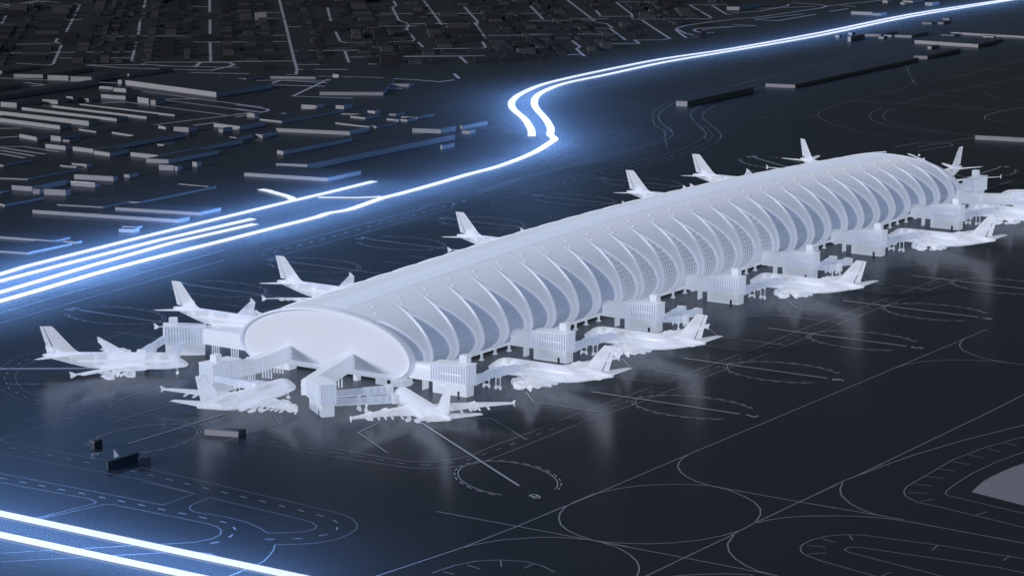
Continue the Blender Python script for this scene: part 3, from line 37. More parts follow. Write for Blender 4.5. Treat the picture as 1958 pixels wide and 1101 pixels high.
def ground_mat(name='satin_asphalt',ca=(.027,.030,.037),cb=(.031,.034,.042)):
    m=bpy.data.materials.new(name); m.use_nodes=True; nt=m.node_tree
    for n in list(nt.nodes): nt.nodes.remove(n)
    out=nt.nodes.new('ShaderNodeOutputMaterial'); mx=nt.nodes.new('ShaderNodeMixShader'); d=nt.nodes.new('ShaderNodeBsdfDiffuse'); g=nt.nodes.new('ShaderNodeBsdfGlossy')
    tc=nt.nodes.new('ShaderNodeTexCoord'); nz=nt.nodes.new('ShaderNodeTexNoise'); nz.inputs['Scale'].default_value=.01; nz.inputs['Detail'].default_value=6
    nt.links.new(tc.outputs['Object'],nz.inputs['Vector'])
    cm=nt.nodes.new('ShaderNodeMix'); cm.data_type='RGBA'; cm.inputs[6].default_value=(*ca,1); cm.inputs[7].default_value=(*cb,1)
    nt.links.new(nz.outputs['Fac'],cm.inputs[0]); nt.links.new(cm.outputs[2],d.inputs['Color'])
    nz2=nt.nodes.new('ShaderNodeTexNoise'); nz2.inputs['Scale'].default_value=.012; nz2.inputs['Detail'].default_value=2
    nt.links.new(tc.outputs['Object'],nz2.inputs['Vector'])
    mr=nt.nodes.new('ShaderNodeMapRange'); mr.inputs[1].default_value=.3; mr.inputs[2].default_value=.7; mr.inputs[3].default_value=.24; mr.inputs[4].default_value=.28
    nt.links.new(nz2.outputs['Fac'],mr.inputs[0]); nt.links.new(mr.outputs[0],g.inputs['Roughness'])
    g.inputs['Color'].default_value=(.9,.94,1,1); mx.inputs[0].default_value=GLOSS
    nt.links.new(d.outputs[0],mx.inputs[1]); nt.links.new(g.outputs[0],mx.inputs[2]); nt.links.new(mx.outputs[0],out.inputs[0])
    return m
GLOSS=.21
EW=.25
M={}
M['ground']=ground_mat()
M['paint']=ground_mat('line_paint',(.74,.75,.80),(.80,.81,.86))
M['faint']=ground_mat('worn_line_paint',(.40,.41,.46),(.46,.47,.52))
M['leftpaint']=ground_mat('glow_offset_line_paint',(.32,.33,.38),(.37,.38,.43))  # line paint colour lowered to offset the strong blue glow
M['road']=mat('pale_road',(.50,.51,.61),.7,spec=.2)
M['patch']=mat('pale_concrete',(.42,.45,.55),.7,spec=.2,noise=(.02,.08))
M['white']=mat('frosted_white',(.66,.71,.82),.38,emit=(.78,.86,1),est=.26,trans=.45,ior=1.25,sheen=.4,noise=(.25,.05))  # even emission added as fill for shaded sides
M['plane']=mat('frosted_aircraft_glass',(.80,.84,.93),.33,emit=(.80,.86,1),est=.22,trans=.72,ior=1.22,sheen=.4,noise=(.12,.06))  # emission added in place of fill light on the aircraft
M['roof']=mat('frosted_roof',(.70,.75,.86),.38,spec=.5,trans=.10,ior=1.3,sheen=.3,emit=(.72,.80,1),est=.35,noise=(.05,.05))  # added emission lifts the roof beyond what the low sun gives
M['glass']=mat('blue_grey_glazing',(.48,.56,.68),.20,emit=(.60,.71,.95),est=.12,trans=.5,ior=1.08,noise=(.08,.10))  # slight emission added to brighten the shaded side windows
M['gate']=mat('frosted_gate_glazing',(.60,.67,.80),.3,emit=(.70,.79,1),est=.19,trans=.6,ior=1.15,noise=(.2,.1))  # emission added as fill on the gate houses and tunnels
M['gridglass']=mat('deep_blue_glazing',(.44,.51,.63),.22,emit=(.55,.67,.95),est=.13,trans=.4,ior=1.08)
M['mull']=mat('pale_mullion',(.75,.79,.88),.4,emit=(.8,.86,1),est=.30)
M['slot']=mat('dark_gap',(.05,.06,.08),.5)
M['core']=mat('undercroft_glass',(.10,.12,.16),.15)
M['bld']=mat('model_grey',(.30,.305,.34),.6,spec=.25,noise=(.05,.10))
M['bldroof']=ground_mat('dark_flat_roof',(.028,.032,.042),(.034,.038,.050))
M['cityb']=mat('city_grey',(.075,.078,.088),.6,spec=.2,noise=(.05,.2))
M['cityc']=mat('city_charcoal',(.030,.032,.038),.6,spec=.2,noise=(.05,.2))
M['dark']=mat('shade_toned_wall',(.05,.06,.085),.5,spec=.25,noise=(.1,.15))  # walls coloured dark to stand for shade on the foreground boxes
M['strip']=mat('lit_route_strip',(.03,.03,.04),.5,emit=(.80,.855,.985),est=.98)
def endwall_mat():
    m=mat('ribbed_end_glazing',(.64,.69,.81),.35,emit=(.76,.85,1),est=.13); nt=m.node_tree; p=nt.nodes['Principled BSDF']  # added emission lightens shadows on the end wall
    tc=nt.nodes.new('ShaderNodeTexCoord'); wv=nt.nodes.new('ShaderNodeTexWave'); wv.bands_direction='Y'; wv.inputs['Scale'].default_value=.62; wv.inputs['Distortion'].default_value=0
    nt.links.new(tc.outputs['Object'],wv.inputs['Vector'])
    bp=nt.nodes.new('ShaderNodeBump'); bp.inputs['Strength'].default_value=.35; bp.inputs['Distance'].default_value=.2
    nt.links.new(wv.outputs['Color'],bp.inputs['Height']); nt.links.new(bp.outputs[0],p.inputs['Normal'])
    return m
M['end']=endwall_mat()
M['sky']=mat('skylight_glass',(.58,.66,.80),.4,spec=.3,emit=(.68,.78,1),est=.52)  # emission added to lighten the skylight strip

# ------------------------------------------------------------------ mesh helpers
class MB:
    def __init__(s): s.v=[]; s.f=[]; s.mi=[]
    def add(s,vs,fs,mi=0):
        o=len(s.v); s.v+= [tuple(v) for v in vs]; s.f+=[tuple(i+o for i in f) for f in fs]; s.mi+=[mi]*len(fs); return s
    def box(s,x0,x1,y0,y1,z0,z1,mi=0):
        return s.add([(x0,y0,z0),(x1,y0,z0),(x1,y1,z0),(x0,y1,z0),(x0,y0,z1),(x1,y0,z1),(x1,y1,z1),(x0,y1,z1)],
            [(0,3,2,1),(4,5,6,7),(0,1,5,4),(1,2,6,5),(2,3,7,6),(3,0,4,7)],mi)
    def cbox(s,x0,x1,y0,y1,z0,z1,c=.25,mi=0):      # box with chamfered top and vertical edges
        a=[(x0+c,y0),(x1-c,y0),(x1,y0+c),(x1,y1-c),(x1-c,y1),(x0+c,y1),(x0,y1-c),(x0,y0+c)]
        b=[(x0+2*c,y0+c),(x1-2*c,y0+c),(x1-c,y0+2*c),(x1-c,y1-2*c),(x1-2*c,y1-c),(x0+2*c,y1-c),(x0+c,y1-2*c),(x0+c,y0+2*c)]
        vs=[(p[0],p[1],z0) for p in a]+[(p[0],p[1],z1-c) for p in a]+[(p[0],p[1],z1) for p in b]
        fs=[tuple(range(7,-1,-1)),tuple(range(16,24))]
        for k in range(8):
            j=(k+1)%8; fs+= [(k,j,8+j,8+k),(8+k,8+j,16+j,16+k)]
        return s.add(vs,fs,mi)
    def loft(s,rings,cap=True,mi=0,closed=True):
        n=len(rings[0]); vs=[p for r in rings for p in r]; fs=[]
        for i in range(len(rings)-1):
            for k in range(n if closed else n-1):
                j=(k+1)%n; fs.append((i*n+k,i*n+j,(i+1)*n+j,(i+1)*n+k))
        if cap and closed: fs+= [tuple(range(n-1,-1,-1)),tuple((len(rings)-1)*n+k for k in range(n))]
        return s.add(vs,fs,mi)
    def tube(s,a,b,r,r2=None,n=8,mi=0):
        a=Vector(a); b=Vector(b); d=(b-a).normalized(); u=d.orthogonal().normalized(); w=d.cross(u); r2=r if r2 is None else r2
        R=[[p+u*(q*math.cos(6.28318*k/n))+w*(q*math.sin(6.28318*k/n)) for k in range(n)] for p,q in ((a,r),(b,r2))]
        return s.loft(R,mi=mi)
    def beam(s,a,b,wd,z0,z1,mi=0,c=.3):            # chamfered beam between two plan points
        a=Vector(a).to_2d(); b=Vector(b).to_2d(); d=(b-a).normalized(); n=Vector((-d.y,d.x))*wd/2
        za,zb=(z0 if isinstance(z0,tuple) else (z0,z0)); ta,tb=(z1 if isinstance(z1,tuple) else (z1,z1))
        def ring(p,lo,hi):
            return [(p.x+n.x,p.y+n.y,lo),(p.x-n.x,p.y-n.y,lo),(p.x-n.x,p.y-n.y,hi-c),(p.x-n.x*.8,p.y-n.y*.8,hi),(p.x+n.x*.8,p.y+n.y*.8,hi),(p.x+n.x,p.y+n.y,hi-c)]
        return s.loft([ring(a,za,ta),ring(b,zb,tb)],mi=mi)
    def ribbon(s,pts,wd,z,th=0.):
        P=[Vector(p) for p in pts]
        Q=[P[0]]
        for p in P[1:]:
            if (p-Q[-1]).length>.05: Q.append(p)
        P=Q
        if len(P)<2: return s
        L=[];R=[]
        for i,p in enumerate(P):
            d0=(P[i]-P[i-1]).normalized() if i>0 else None; d1=(P[i+1]-P[i]).normalized() if i<len(P)-1 else None
            d0=d0 or d1; d1=d1 or d0
            t=(d0+d1); t=t.normalized() if t.length>1e-4 else d0
            n=Vector((-t.y,t.x)); k=max(.35,abs(t.dot(d1))); q=n*(wd/2/k)
            L.append(p+q); R.append(p-q)
        if th<=0:
            vs=[]; fs=[]
            for a,b in zip(L,R): vs+= [(a.x,a.y,z),(b.x,b.y,z)]
            for i in range(len(P)-1): fs.append((2*i+1,2*i+3,2*i+2,2*i))
            return s.add(vs,fs)
        return s.loft([[(b.x,b.y,z),(b.x,b.y,z+th),(a.x,a.y,z+th),(a.x,a.y,z)] for a,b in zip(L,R)])
    def mesh(s,name,m,smooth=False):
        me=bpy.data.meshes.new(name); me.from_pydata(s.v,[],s.f)
        ms=m if isinstance(m,(list,tuple)) else [m]
        for q in ms: me.materials.append(q)
        if len(ms)>1: me.polygons.foreach_set('material_index',s.mi)
        me.update()
        import bmesh
        bm=bmesh.new(); bm.from_mesh(me); bmesh.ops.recalc_face_normals(bm,faces=bm.faces); bm.to_mesh(me); bm.free()
        if smooth:
            me.polygons.foreach_set('use_smooth',[True]*len(me.polygons))
            try: me.set_sharp_from_angle(angle=rad(smooth))
            except Exception: pass
        return me
    def build(s,name,m,parent=None,smooth=False):
        o=bpy.data.objects.new(name,s.mesh(name,m,smooth)); C.objects.link(o)
        if parent: o.parent=parent
        return o
def tag(o,label=None,cat=None,group=None,kind=None):
    if label: o['label']=label
    if cat: o['category']=cat
    if group: o['group']=group
    if kind: o['kind']=kind
    return o
def empty(name,label,cat,loc=(0,0,0),rz=0.,group=None):
    o=bpy.data.objects.new(name,None); C.objects.link(o); o.location=loc; o.rotation_euler=(0,0,rz); return tag(o,label,cat,group)
def copy_tree(o,parent=None):
    c=o.copy(); C.objects.link(c)
    if parent: c.parent=parent
    for ch in KIDS.get(o.name,[]) if o.name in KIDS else [k for k in o.children]:
        copy_tree(ch,c)
    return c
KIDS={}

# ------------------------------------------------------------------ setting
MB().add([(-9000,-9000,0),(12000,-9000,0),(12000,12000,0),(-9000,12000,0)],[(0,1,2,3)]).build('ground',M['ground'])['kind']='structure'
fine=MB(); wide=MB(); dash=MB(); dim=MB()
M['dim']=ground_mat('glow_dimmed_line_paint',(.18,.19,.22),(.21,.22,.25))  # darker line colour where the glow would light markings too strongly
RIGHTLANES=(0,4)
def zz(i): return .03+(i%43)*.0025
for i,(wd,pts) in enumerate(LN):
    # keep thin lines readable with distance, as the painted widths do on the place
    (wide if wd>1 else (dim if wd<.5 and i not in RIGHTLANES and ((pts[0][0]<420 and pts[0][1]>-175) or pts[0][1]>150) else fine)).ribbon(pts,(4.2 if wd==1.3 else 2.9) if wd>1 else wd*(1.15 if pts[0][0]<800 else 2.0),zz(i))
dash_r=MB()
for i,(wd,a,g,pts) in enumerate(DS):
    acc=0.; dash_=dash_r if i==0 else dash; 
    for k in range(len(pts)-1):
        p=Vector(pts[k]); q=Vector(pts[k+1]); L=(q-p).length
        if L<.01: continue
        t=0.
        while t<L:
            ph=(acc+t)%(a+g)
            if ph<a:
                e=min(L,t+a-ph)
                if e-t>.4: dash_.ribbon([p+(q-p)*(t/L),p+(q-p)*(e/L)],wd*1.5,.15+.003*(i%9))
                t=e+.01
            else: t+=a+g-ph+.01
        acc+=L
tag(fine.build('taxiway_markings',M['faint']),kind='structure')
tag(dim.build('service_road_markings',M['dim']),kind='structure')
tag(dash.build('road_dash_markings',M['leftpaint']),kind='structure')
tag(dash_r.build('lane_dash_markings',M['faint']),kind='structure')
tag(wide.build('city_roads',M['road']),kind='structure')
pt=MB(); n=len(PATCH); pt.add([(x,y,.03) for x,y in PATCH],[tuple(range(n))]); tag(pt.build('pavement',M['patch']),kind='structure')

# stand markings (horseshoe, lead-in line, clearance corners) in a stand frame: origin on the terminal edge line, +u outwards
stand_a=MB(); stand_b=MB()
def place(o,ang): 
    c,s_=math.cos(ang),math.sin(ang)
    return lambda u,v: Vector((o[0]+u*c-v*s_, o[1]+u*s_+v*c))
def stand_marks(o,ang,num,i,reach=True,lead=(60,142),ro=0.,left=False):
    f=place(o,ang); stand=stand_b if left else stand_a; z=.18+.006*(i%12)
    ring=[(117+ro+30*math.cos(a),19.5*math.sin(a)) for a in [rad(38+x*284/40) for x in range(41)]]
    stand.ribbon([f(u,v) for u,v in ring],.42,z)
    for k in range(0,40,2):
        a0,a1=rad(38+k*284/40),rad(38+(k+1.1)*284/40)
        stand.ribbon([f(117+ro+31.6*math.cos(a),21.0*math.sin(a)) for a in (a0,(a0+a1)/2,a1)],.5,z)
    stand.ribbon([f(lead[0],0),f(lead[1],0)],1.15,z+.003)
    if reach:
        for sg in (1,-1):
            stand.ribbon([f(35,sg*19),f(48,sg*33),f(88,sg*33)],.5,z+.001)
    cu=bpy.data.curves.new('stand_number',type='FONT'); cu.body=str(num); cu.size=9.5; cu.align_x='CENTER'; cu.align_y='CENTER'
    t=bpy.data.objects.new('stand_number',cu); C.objects.link(t); p=f(147.5+ro,0); t.location=(p.x,p.y,.14); t.rotation_euler=(0,0,ang-math.pi/2)
    bpy.context.view_layer.update(); me=bpy.data.meshes.new_from_object(t); q=bpy.data.objects.new('stand_number',me); q.location=t.location; q.rotation_euler=t.rotation_euler; bpy.data.objects.remove(t); t=q; t.name='stand_number'; C.objects.link(t); me.materials.clear(); me.materials.append(M['leftpaint' if left else 'paint'])
    return tag(t,f'painted pale stand number {num} lying flat on the dark apron','stand number','stand numbers painted on the apron')
si=0
for k,num in enumerate((7,6,5,4)):
    stand_marks((40+88.9*k,-68.5),-math.pi/2,num,si); si+=1
stand_marks((395.6,-68.5),-math.pi/2,3,si); si+=1
for x,num in ((49,11),(138.5,12),(227,13),(316,14),(406,15),(517.5,16),(607,17)):
    stand_marks((x,68),math.pi/2,num,si,left=True); si+=1
stand_marks((-33,-62),math.atan2(-.83,-.565),8,si,lead=(40,161),ro=31); si+=1
stand_marks((-46,-10),math.pi,9,si,lead=(46,116),ro=R9,left=True); si+=1
stand_marks((680,56),math.atan2(.84,.54),18,si); si+=1
stand_marks((672,2),0,19,si); si+=1
tag(stand_a.build('stand_markings',M['paint']),kind='structure'); tag(stand_b.build('glow_offset_stand_markings',M['leftpaint']),kind='structure')

# ------------------------------------------------------------------ glowing route
RL=['glowing near lane line crossing the lower left corner, inner one of two','glowing near lane line crossing the lower left corner, outermost of two',
'glowing line at the top of the four left lines, ending beyond the curled branch','short glowing line second from the top of the four at the left edge',
'short glowing line third from the top of the four at the left edge','longest glowing line, sweeping from the left edge through the S-bend to the upper right',
'glowing line beginning blunt at the S-bend, upper of the twin lines to the upper right','tiny curled glowing branch joining the top left line','thin glowing spur merging into the longest line from the left']
RW=[6.2,6.2,6.0,6.0,6.0,6.4,6.4,6,3.6]
for i,pts in enumerate(ST):
    # smooth the path
    P=[Vector(p) for p in pts]
    if len(P)>6 and i in (5,6):
        Q=[]
        for k in range(len(P)-1):
            p0=P[max(0,k-1)];p1=P[k];p2=P[k+1];p3=P[min(len(P)-1,k+2)]
            for t in (0,.25,.5,.75):
                Q.append(.5*((2*p1)+(p2-p0)*t+(2*p0-5*p1+4*p2-p3)*t*t+(3*p1-p0-3*p2+p3)*t*t*t))
        Q.append(P[-1]); P=Q
    o=MB().ribbon([tuple(p) for p in P],RW[i],.30+.03*i,.2).build('route_light_strip',M['strip'])
    tag(o,RL[i],'light strip','glowing route lines')
def glow_fill_line(pts,width,power,h,mx=170.,spread=116):  # unseen blue area lights added above the strips to spread their glow
    for a,b in zip(pts[:-1],pts[1:]):
        a=Vector(a); b=Vector(b); L=(b-a).length
        n=max(1,int(math.ceil(L/mx)))
        for k in range(n):
            p=a+(b-a)*((k+.5)/n); l=L/n
            ld=bpy.data.lights.new('unseen_glow_fill','AREA'); ld.shape='RECTANGLE'; ld.size=l; ld.size_y=width
            ld.color=(.24,.48,1.0); ld.energy=power*l; ld.spread=rad(spread)
            o=bpy.data.objects.new('unseen_glow_fill',ld); C.objects.link(o); o.location=(p.x,p.y,h); o.rotation_euler=(0,0,math.atan2((b-a).y,(b-a).x))
_ll=glow_fill_line
def glow_fill_line(pts,width,power,h,mx=170.):
    _ll(pts,width,power,h,mx); _ll(pts,width*2.2,power*1.95,h*2.7,mx*1.6); _ll(pts,width*5,power*.95,h*7,mx*2.4,146)  # higher, wider tiers added as broad blue fill over the ground
def mid(a,b): return ((a[0]+b[0])/2,(a[1]+b[1])/2)
GP=640.; GH=26.
glow_fill_line([mid(ST[0][0],ST[1][0]),mid(ST[0][3],ST[1][3]),mid(ST[0][4],ST[1][5])],22,GP*1.05,GH)
glow_fill_line([mid(ST[2][0],ST[3][0]),mid(ST[2][2],ST[3][2]),mid(ST[2][3],ST[3][3])],16,GP*1.25,GH)
glow_fill_line([ST[2][3],ST[2][5],ST[2][7]],12,GP*.8,GH)
glow_fill_line([mid(ST[4][0],ST[5][0]),mid(ST[4][2],ST[5][2]),mid(ST[4][3],ST[5][3])],16,GP*1.25,GH)
glow_fill_line([ST[5][3],ST[5][5],ST[5][8],ST[5][11],ST[5][14]],12,GP*.8,GH)
glow_fill_line([ST[5][14],ST[5][16],mid(ST[5][19],ST[6][1]),mid(ST[5][21],ST[6][3]),mid(ST[5][23],ST[6][5]),mid(ST[5][25],ST[6][7])],16,GP*1.15,GH)
glow_fill_line([mid(ST[5][25],ST[6][7]),mid(ST[5][27],ST[6][10]),mid(ST[5][29],ST[6][12]),mid(ST[5][30],ST[6][13]),mid(ST[5][32],ST[6][15])],14,GP*.5,GH)

# ------------------------------------------------------------------ terminal
X0,X1=-5.3,627.2; PIT=22.25; NB=29; TH0=57.
def top(x): return 33.5+9.2*math.sin(math.pi*min(1,max(0,x/625)))
def sec(th,k=0.,x=0.):                # section point, th in degrees from the right-hand horizontal, k = inward offset
    c,s_=math.cos(rad(th)),math.sin(rad(th)); T_=top(x); zc=12.5+(T_-33.5)*.30
    return (-(53.-k)*c, zc+((T_-zc-k) if s_>0 else ((zc-4.5)*2.-k*.4))*s_)
def lean(th):
    q=(82-max(th,0))/82; return 12-46.5*q+23.5*q*q
T=empty('terminal_building','long frosted white concourse with arched roof, crescent ribs and bright end wall','terminal')
mb=MB(); N=22; nx=60; ths=[TH0+(180-2*TH0)*i/N for i in range(N+1)]
mb.loft([[(x,*sec(t,0,x)) for t in ths]+[(x,*sec(t,1.0,x)) for t in reversed(ths)] for x in [X0+3.9+(X1-X0-7.8)*j/nx for j in range(nx+1)]])
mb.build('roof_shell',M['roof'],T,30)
sk=MB()
for y0,y1 in ((-7.2,-.3),(.3,7.2)):
    sk.loft([[(x,y0,top(x)-.05-.0042*y0*y0),(x,y0,top(x)+.12-.0042*y0*y0),(x,y1,top(x)+.12-.0042*y1*y1),(x,y1,top(x)-.05-.0042*y1*y1)] for x in [6+(621-6)*j/60 for j in range(61)]])
sk.build('skylight',M['sky'],T)
fr=MB()
for y in (-7.5,0,7.5): fr.loft([[(x,y-.16,top(x)-.6),(x,y+.16,top(x)-.6),(x,y+.16,top(x)+.26-.0046*y*y),(x,y-.16,top(x)+.26-.0046*y*y)] for x in [5.4+(621.6-5.4)*j/60 for j in range(61)]])
fr.build('skylight_frame',M['roof'],T)
def wfun(th):
    s_=min(1,max(0,(TH0-th)/TH0)); return 5.9+(PIT-5.9)*(1-s_)**1.7
def smooth_range(a,b,n): return [a+(b-a)*i/n for i in range(n+1)]
for side in (1,-1):
    def P(x,th,k):
        y,z=sec(th,k,x); return (x,y*side,z)
    for b in range(1,NB+1):
        xt=3.0+PIT*b                                               # tip of the bay beyond this rib
        ths=smooth_range(TH0,-30,26); rb=MB()
        if b<NB:
            rb.loft([[P(xt+lean(t)-wfun(t),t,0),P(xt+lean(t),t,0),P(xt+lean(t),t,1.8),P(xt+lean(t)-wfun(t),t,1.8)] for t in ths])
            R=[]
            for t in smooth_range(81,-30,34):                      # raised crease and lip along the far edge
                h=.08 if t>70 else .08+.75*min(1,(70-t)/35); x=xt+lean(t); R.append([P(x-1.7,t,.25),P(x-1.0,t,-h),P(x-.3,t,-h),P(x+.1,t,.9)])
            rb.loft(R); R=[]
            for i,t in enumerate(ths[6:]):                         # low lip along the near edge
                x=xt+lean(t)-wfun(t); h=min(1.,i/8+.02)*.32; R.append([P(x-.12,t,1.0),P(x+.15,t,-h),P(x+.75,t,-h),P(x+1.1,t,.2)])
            rb.loft(R)
            R=[]                                                   # fine middle seam of the rib
            for t in smooth_range(25,-30,14):
                x=xt+lean(t)-1.9; R.append([P(x-.25,t,.3),P(x-.12,t,-.22),P(x+.12,t,-.22),P(x+.25,t,.3)])
            rb.loft(R)
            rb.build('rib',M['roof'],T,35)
        t2=smooth_range(TH0-.4,-29.5,26)
        xa=lambda t: (xt-PIT+lean(t)+.05) if b>1 else X0+3.4
        xb=lambda t: min(X1-3.2,xt+lean(t)-wfun(t)+1.0) if b<NB else X1-3.2
        gl=MB(); gl.loft([[P(xa(t),t,1.4),P(max(xa(t)+.05,xb(t)),t,1.4),P(max(xa(t)+.05,xb(t)),t,1.9),P(xa(t),t,1.9)] for t in t2])
        grid=10<=b<=17
        g_=gl.build('window',M['gridglass'] if grid and side>0 else M['glass'],T,35)
        if side<0: continue
        gb=MB(); n_=16 if grid else 34; kk=(.42,.9) if grid else (.10,1.22)
        for i in range(n_):
            t=TH0-9-(TH0+24)*i/(n_-1); a_,b_=xa(t)+.3,xb(t)-1.1
            if b_-a_<1.2: continue
            q=.34 if grid else .16
            gb.loft([[P(x,t-q,1.45),P(x,t-q,kk[1]),P(x,t+q,kk[1]),P(x,t+q,1.45)] for x in (a_,b_)])
        if grid:
            for j in range(7):
                R=[]
                for t in smooth_range(TH0-3,-29,24):
                    x=xt+lean(t)-5.4-j*2.5
                    if x>xa(t)+.3 and x<xb(t)-.2: R.append([P(x-.15,t,1.5),P(x-.15,t,.85),P(x+.15,t,.85),P(x+.15,t,1.5)])
                if len(R)>1: gb.loft(R)
        gb.build('mullion_grid' if grid else 'glazing_bars',M['mull'] if grid else M['glass'],g_)
# end walls and arches
for xe,sg in ((X0,1),(X1,-1)):
    ths=[-30+240*i/72 for i in range(73)]
    R=[[(xe+sg*a_,*sec(t,k_)) for a_,k_ in ((.1,.3),(.5,-.05),(1.6,-.3),(4.6,-.3),(5.2,.1),(5.2,1.6),(2.9,1.6),(2.9,1.2),(1.4,1.0),(.4,.8))] for t in ths]
    MB().loft(R).build('end_arch',M['roof'],T,50)
    xw=xe+sg*2.0
    pts=[sec(t,1.1) for t in ths]
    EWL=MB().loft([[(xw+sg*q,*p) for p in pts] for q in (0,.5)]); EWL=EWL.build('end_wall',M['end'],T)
    b_=MB().box(min(xe-sg*.1,xe+sg*3),max(xe-sg*.1,xe+sg*3),-45.5,45.5,3.3,4.5); b_.box(min(xe-sg*.8,xe+sg*1.9),max(xe-sg*.8,xe+sg*1.9),-46.2,46.2,5.0,5.4)
    b_.build('end_beam',M['white'],T)
MB().box(X0+3.2,X1-3.2,-44.8,44.8,3.3,4.6).build('floor_slab',M['white'],T)
dk=MB(); dk.box(X0+4,X1-4,-47.5,47.5,9.2,9.7); dk.box(X0+4,X1-4,-44,44,14.8,15.3); dk.box(X0+4,X1-4,-30,30,9.7,19); dk.build('interior_deck',M['mull'],T)
MB().box(8,X1-12,-36,36,.02,3.2).build('ground_storey',M['core'],T)
for y0,y1,d in ((-48,-40.5,8),(-36.5,-31.5,3),(-20.5,-17.8,3),(-9,-7,2.5),(-4,5,5),(22,39,6),(41.5,50,6)):
    sb=MB().cbox(X0+1.2,X0+1.2+d,y0,y1,.02,3.15,.12); sb.box(X0+1.0,X0+1.197,y0+.5,y1-.5,1.3,1.6); sb.build('service_block',M['white'],T)
cm=MB(); cm.tube((0,0,0),(0,0,4.6),.75,.65,10); cm.box(-1.1,1.1,-1.1,1.1,0.02,.3); cme=cm.mesh('column',M['white'],40)
for i in range(48):
    o=bpy.data.objects.new('column',cme); C.objects.link(o); o.parent=T; o.location=(X0+14+i*12.65+rnd.uniform(-4,4),-45.2+rnd.uniform(0,3),0)
for i in range(40):
    o=bpy.data.objects.new('column',cme); C.objects.link(o); o.parent=T; o.location=(X0+14+i*15.2,45.2,0)
vm=MB(); vm.loft([[(r*math.cos(k*.785),r*math.sin(k*.785)*.8,z) for k in range(8)] for r,z in ((.9,-.5),(.9,.2),(.6,.4),(.5,.4),(.45,.15))]); vme=vm.mesh('roof_vent',M['mull'])
for i in range(NB):
    for th,dx in ((73,13),(65,6)):
        o=bpy.data.objects.new('roof_vent',vme); C.objects.link(o); o.parent=T
        x=3+PIT*i+dx; y,z=sec(th,0,x); o.location=(x,y,z-.05); o.rotation_euler=(rad(90-th)*.6,0,0)

